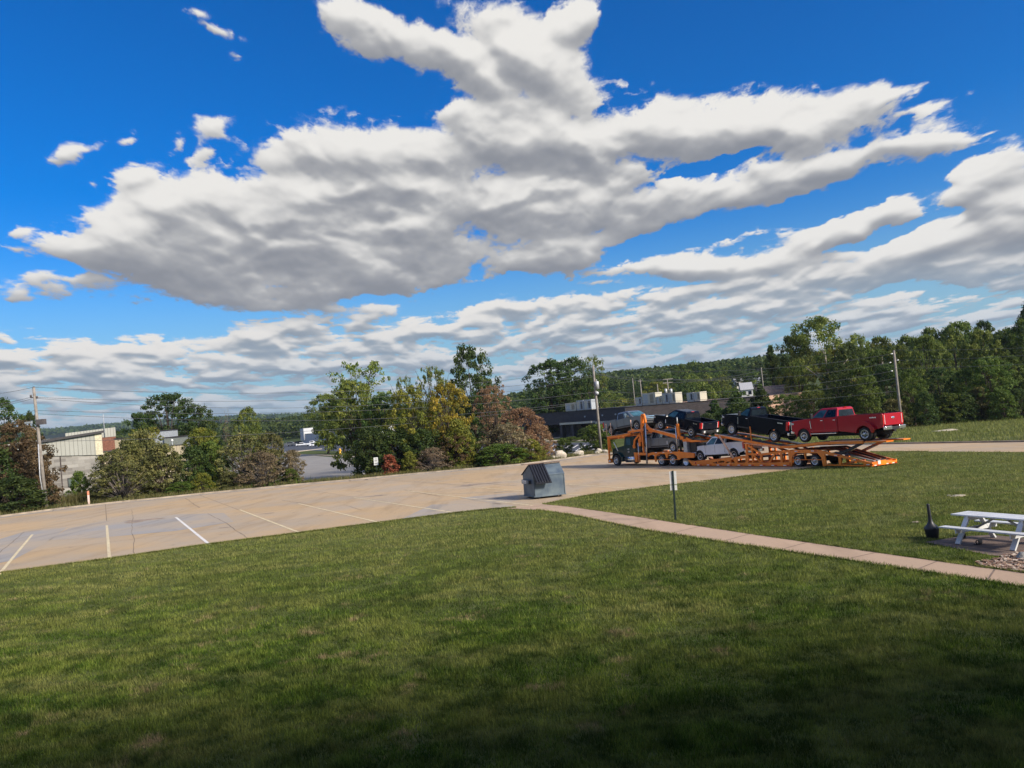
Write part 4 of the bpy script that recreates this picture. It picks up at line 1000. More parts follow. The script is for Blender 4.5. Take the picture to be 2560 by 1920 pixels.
# small weights chained below
for (px,py,l) in ((2452,1362,'small pale block with a ring lying below the picnic table'),(2411,1349,'small dark hook lying below the picnic table, near its left leg')):
    q=gp(px,py); e_=empty('anchor_block',mw=frame_from(q,Vector((1,.2,0)))); tag(e_,l,'anchor')
    b=MB(); b.box(-.02,.08,0,.08,.0,.17); b.build('block',M_kerb if py>1355 else M_und,e_,bevel=.03)
    b=MB(); b.lathe([(.035,-.01),(.055,-.01),(.055,.01),(.035,.01),(.035,-.01)],o=(-.08,.02,.06),axis='y',n=14); b.box(-.16,.02,-.02,.06,0,.015); b.build('ring',M_blk,e_)
q=gp(2332,1345.5); q.z=plane(q.x,q.y)
b=MB(); b.lathe([(.001,0),(.145,0),(.16,.02),(.195,.26),(.20,.30),(.175,.34),(.10,.42),(.065,.50),(.048,.62),(.042,.98),(.038,1.0),(.001,1.0)],n=24)
ash=empty('ash_receptacle',loc=q); ash.rotation_euler=(0,R_(-2),0); tag(ash,'black ash receptacle with a tall narrow neck on the lawn beside the picnic table','ash bin'); b.build('body',mat('black_plastic',(.018,.020,.026),.45,var=.1),ash)
b=MB(); b.lathe([(.202,.285),(.205,.29),(.205,.30),(.198,.305)],n=24); b.build('rim',M_blk,ash)
# ---------------------------------------------------------------- rocks
M_rock=mat('pale_limestone',(.62,.55,.44),.9,var=.2,scale=3,bump=.6,bscale=6,col2=(.42,.36,.28))
def rock(px,py,sx,sy,sz,label,seed,name='boulder',on=None,m=None,cat='rock',rot=0):
    import bmesh
    bm=bmesh.new(); bmesh.ops.create_icosphere(bm,subdivisions=3,radius=1); rs=random.Random(seed)
    ph=[rs.uniform(0,6) for _ in range(6)]
    for v in bm.verts:
        c=v.co; k=1+.16*math.sin(c.x*3+ph[0])*math.cos(c.y*2.6+ph[1])+.12*math.sin(c.z*5+ph[2]+c.x*2)+.05*math.sin(c.x*9+ph[3])*math.sin(c.y*8+ph[4])
        v.co=Vector((c.x*sx*k,c.y*sy*k,max(c.z,-.35)*sz*k))
    me=bpy.data.meshes.new(name); bm.to_mesh(me); bm.free(); me.materials.append(m or M_rock)
    o=bpy.data.objects.new(name,me); COL.objects.link(o); q=on or gp(px,py); o.location=(q.x,q.y,(q.z if on else plane(q.x,q.y))+sz*.25); o.rotation_euler=(0,0,rot)
    tag(o,label,cat); return o
for (px,py,sx,sy,sz,l,sd) in ((1400,1138,.75,.5,.75,'larger boulder of the touching pair on the verge left of the round bush',1),(1386,1140,.45,.4,.4,'flat pale boulder on the verge touching the larger boulder',2),(1447,1135,.62,.45,.50,'pale boulder on the verge between the round bush and the utility pole',3),(1496,1126,.55,.4,.45,'pale boulder at the foot of the utility pole',4),(1512,1124,.5,.4,.35,'low pale boulder between the utility pole and the tractor unit',5)):
    r_=ray(px,py); y_=95.0 if px>1420 else 90.5
    P_=Vector((r_.x/r_.y*y_,y_,0)); P_.z=gz(P_.x,P_.y); rock(0,0,sx,sy,sz,l,sd,on=P_)
rock(2396,1241,.30,.16,.05,'flat pale stone slab lying in the lawn behind the picnic table',7,'stone_slab',cat='stone',rot=-.2)
rock(2378,1239,.16,.12,.03,'small pale stone chip beside the flat slab in the lawn',17,'stone_slab',cat='stone')
rock(2290,1306,.16,.09,.03,'small tan stone slab half sunk in the lawn left of the ash receptacle',8,'stone_slab',cat='stone',m=M_kerb)
rock(2362,1078,1.4,.6,.16,'long low concrete slab in the rough grass across the road',9,'stone_slab',cat='stone')
rock(2556,1397,.16,.14,.12,'grey rounded rock at the edge of the bark bed',10,'garden_rock',m=mat('grey_rock',(.22,.22,.21),.8,bump=.4))
for (px,py,l) in ((761,1204,'white litter scrap on the verge at the edge of the brown shrub'),(854,1196,'crumpled white litter on the verge right of the lower road'),(883,1189,'white litter flake on the verge near the dark bush'),(693,1214,'small white litter below the tall brown shrub')):
    rock(px,py,.13,.10,.06,l,px,'litter',m=M_whp,cat='litter')
rock(875,1203,.16,.08,.04,'dark leaf scrap on the gutter below the dark bush',5,'litter',m=M_und,cat='litter'); rock(915,1200,.22,.07,.04,'dark stick on the gutter near the small sign',6,'litter',m=M_und,cat='litter')
# bark chips
rs=np.random.RandomState(4); c0=gp(2460,1404); pts=[]
poly=[gp(*p) for p in [(2440,1407),(2480,1400),(2510,1391),(2560,1378),(2620,1380),(2640,1440),(2560,1433),(2500,1424),(2450,1416)]]
def inside(x,y,poly):
    c=False; n=len(poly); j=n-1
    for i in range(n):
        if (poly[i].y>y)!=(poly[j].y>y) and x<(poly[j].x-poly[i].x)*(y-poly[i].y)/(poly[j].y-poly[i].y)+poly[i].x: c=not c
        j=i
    return c
b=MB(); mx=[min(p.x for p in poly),max(p.x for p in poly),min(p.y for p in poly),max(p.y for p in poly)]
for k in range(2600):
    x=rs.uniform(mx[0]-.2,mx[1]); y=rs.uniform(mx[2]-.2,mx[3]+.2)
    if not inside(x,y,poly): continue
    s=rs.uniform(.02,.07); a=rs.uniform(0,6.28); z=plane(x,y)+.02; u=Vector((math.cos(a),math.sin(a),rs.uniform(-.3,.3)))*s; v=Vector((-math.sin(a),math.cos(a),rs.uniform(-.2,.2)))*s*.5; o=Vector((x,y,z+rs.uniform(.0,.03)))
    b.add([o-u-v,o+u-v*.6,o+u*.8+v,o-u*.7+v],[(0,1,2,3)],int(rs.rand()*3))
tag(b.build('bark_chips',[mat('chip_tan',(.42,.28,.19),.9),mat('chip_red',(.24,.13,.09),.9),mat('chip_pale',(.55,.45,.36),.9)]),'bark and stone chips spread beside the footpath','bark chips',kind='stuff')
# ---------------------------------------------------------------- utility poles and lines
M_wood=mat('weathered_pole',(.30,.27,.235),.9,var=.25,scale=3,bump=.4,col2=(.20,.175,.15))
M_ins=mat('insulator',(.10,.09,.09),.4); M_box=mat('grey_can',(.50,.51,.52),.5,.3)
def upole(top,base,r0,r1,label,name='utility_pole'):
    e=empty(name,loc=base); b=MB(); t=top-base; b.tube([Vector((0,0,-.5)),t*.5,t],[r0,(r0+r1)/2,r1],10); b.build('pole',M_wood,e); tag(e,label,'utility pole'); return e
def pole_from_px(tx,ty,bx,by,D,r0,r1,label):
    base=at(bx,by,D); base.z=gz(base.x,base.y); top=at(tx,ty,D); return upole(top,base,r0,r1,label),base,top
PL,bL,tL=pole_from_px(84,969,116,1271,70.6,.17,.12,'weathered pole by the left shrubs carrying a flood lamp and long cables')
def sub(e,name,m,fn,bevel=0):
    b=MB(); fn(b); return b.build(name,m,e,bevel=bevel)
def rel(P,base): return P-base
k=lambda px,py:at(px,py,70.6)-bL
for px,py in ((77.5,993),(92.5,996)): sub(PL,'insulator',M_ins,lambda b:b.tube([k(px,py),k(px,py)+Vector((0,0,.22))],.09,8))
sub(PL,'crossarm',M_ins,lambda b:b.beam(k(76,994),k(94,995.5),.08))
sub(PL,'pole_cap',M_ins,lambda b:b.tube([k(84.5,972),k(84.5,966)],.08,8))
lm=sub(PL,'flood_lamp',M_ins,lambda b:b.box(k(105,1055).x-.38,k(105,1055).x+.30,-.35,.2,k(105,1055).z-.22,k(105,1055).z+.26),.02)
sub(PL,'lamp_arm',M_ins,lambda b:b.beam(k(94,1062),k(101,1057),.06))
sub(PL,'lamp_arm',mat('pale_arm',(.5,.5,.48)),lambda b:b.tube([k(77,1069),k(84,1068),k(89,1075)],.035,6))
b=MB(); q=k(72,1057); b.box(q.x-.35,q.x+.3,-.1,.12,q.z-.08,q.z+.10); b.build('lamp_head',mat('lamp_grey',(.3,.34,.36)),PL,bevel=.03)
sub(PL,'conduit',M_box,lambda b:b.tube([k(99,1110)+Vector((0,-.2,0)),k(103,1190)+Vector((0,-.2,0)),k(115,1262)+Vector((0,-.2,0))],.05,6))
PM,bM_,tM=pole_from_px(1482.5,914,1503,1129,99.5,.19,.13,'tall pale pole with grey transformer can behind the tractor unit')
k2=lambda px,py:at(px,py,99.5)-bM_
q=k2(1492,963)+Vector((0,-.1,0)); sub(PM,'transformer',M_box,lambda b:(b.lathe([(.001,-.5),(.27,-.48),(.28,.42),(.22,.5),(.001,.52)],o=(q.x,q.y,q.z),n=16),b.tube([(q.x,q.y,q.z+.5),(q.x,q.y,q.z+.75)],.06,6)))
q2=k2(1492,983)+Vector((0,-.15,0)); sub(PM,'meter_can',M_box,lambda b:b.lathe([(.001,-.12),(.24,-.1),(.24,.12),(.14,.14),(.001,.14)],o=(q2.x,q2.y,q2.z),axis='y',n=16))
sub(PM,'bracket',M_ins,lambda b:(b.beam(k2(1484,955),k2(1492,957),.08),b.beam(k2(1487,978),k2(1492,981),.08),b.beam(k2(1489,1000),k2(1493,1003),.08)))
PR,bR,tR=pole_from_px(2234.4,876,2252,1042,96.0,.17,.13,'leaning pole in front of the wood, behind the red pickup')
k3=lambda px,py:at(px,py,96.0)-bR
for px,py in ((2229,885),(2244,901),(2225,907),(2229,928)):
    sub(PR,'insulator',M_whp,lambda b:b.tube([k3(px-2,py),k3(px+2.5,py-1)],.075,6))
sub(PR,'crossarm',M_ins,lambda b:b.beam(k3(2231,885),k3(2246,901),.06))
# H-frame pole with transformers behind the brick building, and far poles
def farpole(tx,ty,by,D,label,arms=()):
    top=at(tx,ty,D); base=at(tx+ (by-ty)*.095,by,D); base.z=min(base.z,gz(base.x,base.y)+.0) if False else gz(base.x,base.y)
    e=upole(top,Vector((top.x,top.y,base.z)),.15,.11,label)
    for (dx0,dx1,dy) in arms:
        a=at(tx+dx0,ty+dy,D)-e.location; c=at(tx+dx1,ty+dy-(dx1-dx0)*.095,D)-e.location; sub(e,'crossarm',M_wood,lambda b:b.beam(a,c,.18))
    return e
PH=farpole(1668,949,1030,165,'pole with two crossarms and twin transformers behind the brick building',((-11,14,0),(-11,13,9)))
for dx in (-6,7):
    q=at(1668+dx+2,978,165)-PH.location; sub(PH,'transformer',M_box,lambda b:b.lathe([(.001,-.6),(.3,-.58),(.3,.5),(.001,.55)],o=(q.x,q.y-.2,q.z),n=12))
farpole(1600,948,1010,170,'bare far pole left of the twin transformers, above the brick building',((-5,5,5),))
farpole(1643,960,1012,185,'short far pole between the trees, just left of the twin transformers')
farpole(1581,945,960,210,'faint pole tip on the skyline of the far trees')
farpole(1903,919,985,190,'pale far pole in front of the dark conifer')
farpole(2203,880,940,130,'thin pale pole left of the leaning pole, among the trees')
farpole(2040-2,740+205,1010,200,'distant pole seen past the sycamore') if False else None
M_wire=mat('cable',(.09,.095,.105),.6)
def wire(A_,B_,sag,r,label,ext=None,name='overhead_cable'):
    b=MB(); n=22; pts=[]
    for i in range(n+1):
        t=i/n; p=A_.lerp(B_,t); p=p-Vector((0,0,sag*4*t*(1-t))); pts.append(p)
    b.tube(pts,r,4,caps=False); o=b.build(name,M_wire); tag(o,label,'cable','overhead cables'); return o
L_=lambda px,py,D=70.6:at(px,py,D)
# left pole to mid pole run and beyond the left edge
wl=[((84,968),(1482,921),1.6,'topmost cable from the left pole across the sky toward the tall pale pole'),
 ((77,993),(1483,938),1.5,'second cable below the top one, starting at the left pole insulators'),
 ((93,996),(1484,941),2.2,'third cable right of the left pole, just below the second'),
 ((86,1026),(1487,980),1.2,'fourth cable, leaving the left pole well below its insulators'),
 ((88,1034),(1489,1000),1.5,'fifth cable running just under the fourth'),
 ((97,1104),(1490,1003),1.0,'lowest cable, crossing in front of the shrubs and the tree crowns')]
for (a,c,sg_,lb) in wl: wire(at(*a,70.6),at(*c,99.5),sg_,.017,lb)
for (a,c,lb) in (((84,968),(-60,990),'top cable leaving the left pole to the left edge'),((77,993),(-60,1018),'second cable leaving the left pole to the left edge'),((79,997),(-60,1026),'third cable leaving the left pole to the left edge'),((86,1026),(-60,1060),'low cable leaving the left pole to the left edge')):
    wire(at(*a,70.6),at(*c,62),.1,.017,lb)
wr=[((1483,918),(2229,885),1.2,'upper cable between the tall pale pole and the leaning pole'),((1484,936),(2225,907),1.4,'second cable between the tall pale pole and the leaning pole'),
 ((1487,978),(2229,928),1.2,'third cable crossing before the wooded hill to the leaning pole'),((1489,1000),(2246,945),1.0,'lower cable from the tall pale pole passing above the black pickups'),((1489,1004),(2240,978),.8,'lowest cable above the pickups toward the leaning pole')]
for (a,c,sg_,lb) in wr: wire(at(*a,99.5),at(*c,96.0),sg_,.017,lb)
for (a,c,lb) in (((2235,875),(2640,866),'upper cable from the leaning pole to the right edge'),((2244,901),(2640,883),'second cable from the leaning pole to the right edge'),((2229,921),(2640,905),'third cable from the leaning pole to the right edge')):
    wire(at(*a,96.0),at(*c,88.0),.15,.017,lb)
for (a,c,lb) in (((1657,950),(1482,930),'cable from the twin transformers to the tall pale pole'),((1681,948),(1903,925),'upper cable from the twin transformers to the pale far pole'),((1680,957),(2203,890),'lower cable from the twin transformers past the dark conifer')):
    wire(at(*a,165),at(*c,165),.8,.035,lb)
# hydrant
q=gpz(850.5,1135.5,ZL); b=MB(); b.lathe([(.001,0),(.2,0),(.2,.08),(.13,.1),(.13,.6),(.17,.62),(.15,.75),(.05,.85),(.001,.86)],n=14)
hy=empty('fire_hydrant',loc=q); hy.scale=(1.6,1.6,1.6); tag(hy,'yellow fire hydrant beside a tree trunk on the far kerb','hydrant'); b.build('barrel',mat('hydrant_yellow',(.75,.42,.03),.5),hy)
b=MB(); b.tube([(-.24,0,.5),(.24,0,.5)],.07,8); b.build('outlet',mat('hydrant_yellow',(.75,.42,.03)),hy)
# ---------------------------------------------------------------- buildings
def brick_mat(name,c1_,c2_,mort,bw=.4,rh=.2,ms=.02,var=.3,off=.5,rotz=0.0,rough=.85):
    m=bpy.data.materials.new(name); m.use_nodes=True; t=m.node_tree; b=t.nodes['Principled BSDF']
    tc_=N(t,'ShaderNodeTexCoord').outputs['Object']
    sp=N(t,'ShaderNodeSeparateXYZ',{0:tc_}); v=N(t,'ShaderNodeCombineXYZ',{0:M(t,'ADD',sp.outputs[0],sp.outputs[1]),1:sp.outputs[2],2:0.0})
    br=N(t,'ShaderNodeTexBrick',{'Vector':v.outputs[0],'Color1':(*c1_,1),'Color2':(*c2_,1),'Mortar':(*mort,1),'Scale':1.0,'Mortar Size':ms,'Brick Width':bw,'Row Height':rh},offset=off)
    n=N(t,'ShaderNodeTexNoise',{'Vector':tc_,'Scale':.5,'Detail':6,'Roughness':.7}).outputs[0]
    c=MIX(t,MR(t,n,.4,.7,0,var),br.outputs[0],tuple(x*.4 for x in c1_)); t.links.new(c,b.inputs['Base Color']); b.inputs['Roughness'].default_value=rough
    bp=N(t,'ShaderNodeBump',{'Height':br.outputs[1],'Strength':.4,'Distance':-.01}); t.links.new(bp.outputs[0],b.inputs['Normal']); return m
M_brick=brick_mat('tan_brick',(.56,.34,.235),(.42,.25,.17),(.48,.36,.27),.6,.19,.02,.3)
M_dbrick=brick_mat('dark_brick',(.055,.052,.062),(.038,.036,.045),(.08,.075,.085),.6,.19,.02,.3)
M_block=brick_mat('stained_block',(.42,.40,.36),(.17,.155,.14),(.30,.28,.25),1.3,.40,.03,.55)
M_sid=brick_mat('ribbed_siding',(.40,.40,.355),(.37,.37,.325),(.22,.215,.19),.45,30,.035,.1,off=0)
M_sidt=brick_mat('tan_siding',(.42,.36,.25),(.38,.325,.225),(.25,.21,.15),.45,30,.035,.1,off=0)
M_sidw=brick_mat('pale_siding',(.52,.53,.55),(.48,.49,.51),(.33,.33,.35),.6,30,.05,.1,off=0)
M_roofd=mat('dark_flashing',(.035,.032,.035),.6); M_white=mat('pale_fascia',(.52,.50,.44),.6)
M_hvac=mat('rooftop_unit_cream',(.52,.49,.40),.55,.1,var=.06); M_hvg=mat('rooftop_unit_grey',(.40,.43,.46),.55,.1)
M_dwin=glass_mat('dark_window',(.012,.015,.03))
# long low brick building: front face runs from PA (left,far) to PB (right,near)
PA=at(1395,1031.5,158); PB=at(1905,991.8,121.5)
TOPZ=.5*(PA.z+PB.z)
dirb=Vector((PB.x-PA.x,PB.y-PA.y,0)); LB=dirb.length; ang=math.atan2(dirb.y,dirb.x)
HB=TOPZ-ZL
bb=empty('brick_building',loc=(PA.x,PA.y,ZL-.2),rz=ang); tag(bb,'long low brick building, dark at its left end, with air conditioners on its flat roof','building')
def fx(px): # distance along the face for an image column
    r=ray(px,1000); o=Vector((PA.x,PA.y)); d=Vector((math.cos(ang),math.sin(ang)))
    # solve s: (o+d s) parallel to r
    den=d.x*r.y-d.y*r.x; return (r.x*o.y-r.y*o.x)/den
sD=fx(1561); 
def bp_(name,m,fn,par=bb,bevel=0):
    b=MB(); fn(b); return b.build(name,m,par,bevel=bevel)
bp_('wall',M_dbrick,lambda b:b.box(-14,sD,0,14,2.9,HB+.2))
bp_('wall',M_dbrick,lambda b:b.box(-14,sD,2.6,14,0,2.9))
bp_('wall',M_brick,lambda b:b.box(sD+.003,LB,-.02,14,0,HB+.15))
bp_('roof_edge',M_roofd,lambda b:(b.box(-14.1,sD,-.10,.25,HB+.2,HB+.34),b.box(sD,LB+.1,-.12,.25,HB+.15,HB+.27)))
s1=fx(1404); s2=fx(1483); s3=fx(1540)
bp_('fascia',M_white,lambda b:(b.box(s1,s2,-1.2,.0,2.85,3.25),b.box(s2,sD-.5,-.4,.0,2.55,3.05)))
bp_('canopy_roof',M_roofd,lambda b:b.box(s1,s2,-1.2,.0,3.252,3.3))
for px in (1404,1432,1482,1540): 
    s_=fx(px); bp_('pillar',M_dbrick,lambda b:b.box(s_-.35,s_+.35,-.9,-.1,0,2.85))
for a_,c_ in ((1408,1428),(1438,1478),(1487,1500),(1506,1536)):
    f=bp_('window',M_roofd,lambda b:b.box(fx(a_),fx(c_),2.48,2.6,.5,2.7)); bp_('pane',M_dwin,lambda b:b.box(fx(a_)+.12,fx(c_)-.12,2.44,2.479,.62,2.58),f)
for px,z in ((1459,4.0),(1503,4.0),(1536,4.0)):
    bp_('wall_lamp',M_hvg,lambda b:b.box(fx(px)-.1,fx(px)+.15,-.22,-.001,z,z+.3),bevel=.03)
bp_('coping',mat('pale_cap',(.45,.42,.38)),lambda b:b.box(sD-.06,sD+.0,-.03,-.0,2.9,HB+.2))
# rooftop air conditioners: (px0,px1,height m,body,label)
hv=[(1406,1433,1.25,M_hvac,'cream air conditioner at the far left end of the brick building roof'),
 (1434.5,1452,1.5,M_hvg,'grey-blue air conditioner touching the cream one on the left of the roof'),(1453,1472,1.5,M_hvg,'grey air conditioner left of the utility pole, rightmost of its three'),
 (1583,1599,1.15,M_hvg,'small pale air conditioner, leftmost of the middle cluster on the brick roof'),(1600,1634,1.6,M_hvac,'largest cream air conditioner in the middle of the brick roof'),(1635,1649,1.05,M_hvac,'low louvred cream air conditioner right of the largest one'),
 (1650,1667,1.35,M_hvg,'grey half of the right pair of tall air conditioners on the brick roof'),(1667.5,1684,1.35,M_hvac,'cream half of the right pair of tall air conditioners on the brick roof'),
 (1712,1729,1.15,M_hvg,'grey finned air conditioner standing apart at the right of the roof'),(1730,1746,1.15,M_hvac,'cream louvred air conditioner standing apart at the right end of the roof')]
for (a_,c_,h,m_,lb) in hv:
    s0,s_=fx(a_),fx(c_); w=(s_-s0); h*=1.4
    k_=1.0
    org=Matrix.Translation((PA.x,PA.y,ZL-.2))@Matrix.Rotation(ang,4,'Z')@Matrix.Translation((s0,.6,HB+.20))
    e=empty('rooftop_unit',mw=org); tag(e,lb,'air conditioner','air conditioners on the brick building roof')
    bp_('casing',m_,lambda b:b.box(0,w-.03,0,1.9,.18,h),e,.03)
    bp_('base_rail',M_white,lambda b:b.box(.05,w-.08,.02,1.85,.0,.175),e)
    bp_('louvre',M_roofd if m_ is M_hvg else mat('tan_louvre',(.25,.21,.15)),lambda b:[b.box(w*.58+i*w*.045,w*.58+i*w*.045+w*.03,-.012,.0,.4,h-.25) for i in range(6)],e)
    bp_('access_panel',M_hvg if m_ is M_hvac else M_hvac,lambda b:(b.box(w*.08,w*.42,-.008,.0,.32,h-.2)),e)
    bp_('fan_guard',M_roofd,lambda b:b.lathe([(.001,h+.06),(.4,h+.06),(.42,h)],o=(w/2,.9,0),n=14),e)
# shed of a far house seen between trees at right of the roof
def house(px,py,D,w,h,dp,rz,label,mw_,mr,roofh,nm='house'):
    p=at(px,py,D); e=empty(nm,loc=(p.x,p.y,p.z),rz=rz); tag(e,label,'house')
    bp_('wall',mw_,lambda b:b.box(-w/2,w/2,0,dp,-3,h),e)
    bp_('roof',mr,lambda b:b.prism([(-.4,h),(dp+.4,h),(dp*.5,h+roofh)],-w/2-.3,w/2+.3,axes='yz'),e)
    for x in (-w*.25,w*.25):
        f_=bp_('window',M_roofd,lambda b:b.box(x-.5,x+.5,-.05,-.001,h-1.6,h-.5),e); bp_('pane',M_dwin,lambda b:b.box(x-.42,x+.42,-.08,-.051,h-1.52,h-.58),e)
    return e
house(1944,1021,134,5.6,.6,7,-.25,'small house with a brown shingled roof and white wall seen above the single cab pickup',mat('white_wall',(.68,.66,.60)),mat('brown_shingle',(.20,.155,.14),.9,var=.2,scale=4),3.4)
house(1868,981,255,3.6,.9,6,-.2,'white house with a pale roof half hidden in the hillside trees',mat('white_wall2',(.66,.64,.62)),mat('pale_shingle',(.42,.42,.44)),2.4)
house(1850,964,275,2.5,1.6,4,.1,'narrow white gable left of the pale-roofed hillside house',mat('white_wall2',(.66,.64,.62)),mat('pale_shingle',(.42,.42,.44)),1.0)
house(1886,967,285,3.4,1.2,6,-.4,'grey-roofed white house above and right of the hillside house',mat('white_wall2',(.66,.64,.62)),mat('grey_shingle',(.30,.31,.34)),2.2)
# ---------------------------------------------------------------- workshop at left
D1,D2=91.0,96.0
wl0=at(60,1108,D1); wr0=at(253,1083,D2)
wk=empty('workshop_building',loc=(wr0.x,wr0.y,-2.4),rz=math.atan2(wr0.y-wl0.y,wr0.x-wl0.x)); tag(wk,'workshop with pale ribbed siding over a stained block wall behind the left pole','building')
LW=(wr0-wl0).length; zt=lambda px,py,D:at(px,py,D).z+2.4
zL_=zt(60,1104,D1); zR=zt(250,1083,D2); zb=zt(245,1130,D2); zbl=zt(90,1139,D1)
WD=16.0
wp=lambda name,m,fn,bevel=0,par=wk:bp_(name,m,fn,par,bevel)
wp('block_wall',M_block,lambda b:b.prism([(-LW-14,0),(-.4,0),(-.4,zb),(-LW,zbl),(-LW-14,zbl-.3)],0.1,WD))
wp('siding',M_sid,lambda b:b.prism([(-LW-14,zbl-.302),(-LW,zbl-.002),(0,zb-.4),(0,zR),(-LW,zL_),(-LW-14,zL_-1.6)],-.05,WD+.1))
wp('roof',M_roofd,lambda b:b.prism([(-LW-14.2,zL_-1.6),(.25,zR+.02),(.25,zR+.30),(-LW-14.2,zL_-1.3)],-.4,WD+.4))
wp('corner_trim',mat('cream_trim',(.60,.55,.38)),lambda b:b.box(-.75,.02,-.075,-.051,zb-.35,zR-.03))
wp('end_wall',mat('rust_brick',(.17,.085,.06),.9,var=.3,scale=2),lambda b:b.box(.021,.08,.1,WD,0,zR-.4))
wp('wall_stain',mat('dark_streak',(.075,.06,.055),.9,var=.3),lambda b:b.box(-LW*.57,-LW*.57+.14,.085,.099,.6,zb-.05))
f_=wp('window',M_roofd,lambda b:b.box(-4.0,-2.7,.04,.099,2.1,3.2)); wp('pane',mat('dull_window',(.10,.13,.12),.3),lambda b:b.box(-3.92,-2.78,.02,.039,2.15,3.05),par=f_)
wp('roof_vent',M_hvg,lambda b:(b.tube([(-13.3,5,zL_-.6),(-13.3,5,zL_+.9)],.22,10),b.lathe([(.001,zL_+1.25),(.36,zL_+.95),(.2,zL_+.9)],o=(-13.3,5,0),n=10)))
wp('roof_vent',M_white,lambda b:b.tube([(-8.9,5,zL_),(-8.9,5,zL_+1.15)],.09,8))
# tan annex wall right of it, two-storey block behind
a0=at(245,1132,97); a1=at(462,1112,104)
an=empty('tan_annex',loc=(a0.x,a0.y,-2.6),rz=math.atan2(a1.y-a0.y,a1.x-a0.x)); tag(an,'long tan metal clad wall running right from the workshop behind the olive shrubs','building')
LA=Vector((a1.x-a0.x,a1.y-a0.y)).length; zz=a0.z+2.6; zz1=a1.z+2.6
bp_('siding',M_sidt,lambda b:b.prism([(0,0),(LA,0),(LA,zz1),(0,zz)],0,12),an); bp_('roof_edge',M_roofd,lambda b:b.prism([(0,zz),(LA+.1,zz1),(LA+.1,zz1+.12),(0,zz+.12)],-.08,12),an)
q0=at(163,1084,118); q1=at(288,1068,124)
bk=empty('rear_block',loc=(q0.x,q0.y,-2.4),rz=math.atan2(q1.y-q0.y,q1.x-q0.x)); tag(bk,'cream ribbed block with a red brick base rising behind the workshop roof','building')
LK=Vector((q1.x-q0.x,q1.y-q0.y)).length; zk=at(288,1068,124).z+2.4; zk2=at(288,1091,124).z+2.4
bp_('siding',M_sid,lambda b:b.prism([(0,zk2),(LK,zk2),(LK,zk),(0,zk-.35)],0,10),bk); bp_('brick_base',mat('red_brick',(.20,.085,.055),.9,var=.2),lambda b:b.box(0,LK-.02,.05,10,0,zk2-.002),bk)
bp_('mast',M_hvg,lambda b:(b.tube([(LK*.76,-.2,zk-1.4),(LK*.76,-.2,zk+2.2)],.06,6)),bk)
for (px,py,D,w,h,dp,m_,lb,hb) in ((300,1106,112,1.4,1.6,2,mat('tan_box',(.50,.42,.28)),'small tan outbuilding right of the red brick base',1.2),
  (403,1106,118,3.4,0,3,M_hvg,'grey box-shaped shed above the tan wall, left of the pale lamp',2.4),(437,1108,118,3.0,0,3,mat('green_grey_box',(.20,.22,.20)),'dull green shed above the tan wall',1.6)):
    p=at(px,py,D); e=empty('shed',loc=(p.x,p.y,p.z),rz=.15); tag(e,lb,'shed'); bp_('wall',m_,lambda b:b.box(-w/2,w/2,0,dp,-5,hb-.7),e); bp_('roof',M_roofd,lambda b:b.box(-w/2-.1,w/2+.1,-.1,dp,hb-.698,hb-.55),e)
p=at(430,1101,112); e=empty('yard_lamp',loc=(p.x,p.y,p.z)); tag(e,'small round white lamp on a post above the tan wall','lamp'); bp_('post',M_hvg,lambda b:b.tube([(0,0,-4),(0,0,0)],.05,6),e); bp_('globe',M_whp,lambda b:b.lathe([(.001,-.2),(.18,-.1),(.2,.05),(.001,.22)],n=10),e)
# far white building behind the parked cars
v0=at(757,1093,305); v1=at(852,1085,290)
fb=empty('warehouse',loc=(v0.x,v0.y,ZL),rz=math.atan2(v1.y-v0.y,v1.x-v0.x)); tag(fb,'pale ribbed warehouse behind the far parked cars and the roadside trees','building')
LF=Vector((v1.x-v0.x,v1.y-v0.y)).length; zf=v0.z-ZL
bp_('siding',M_sidw,lambda b:b.box(0,LF+8,0,20,0,zf+1.0),fb); bp_('annex',M_sidw,lambda b:b.box(-.8,1.5,-.5,4,zf*.6,zf+3.4),fb); bp_('roof_edge',M_white,lambda b:b.box(-.1,LF+8,-.1,20,zf+1.0,zf+1.25),fb)
OFF_ROTV,OFF_L,OFF_R,OFF_H=R_(5),30,44,12.6
# unseen building at the viewpoint, added and sized to throw shade on the lawn
ob=empty('shade_building',loc=(0,-1.2,0),rz=OFF_ROTV); tag(ob,'unseen tan brick building behind the camera, added and sized to shade the lawn','building')
bp_('wall',M_brick,lambda b:b.box(-OFF_L,OFF_R,-14,-.4,-1.5,OFF_H),ob); bp_('roof',M_roofd,lambda b:b.box(-OFF_L-.3,OFF_R+.3,-14.3,-.1,OFF_H,OFF_H+.3),ob)
for x in range(-24,42,4):
    for z in (1.0,4.4,7.8):
        if abs(x)<1 : continue
        f_=bp_('window',M_white,lambda b:b.box(x-1,x+1,-.399,-.34,z-.2,z+1.5),ob); bp_('pane',M_dwin,lambda b:b.box(x-.9,x+.9,-.339,-.32,z-.1,z+1.4),f_)
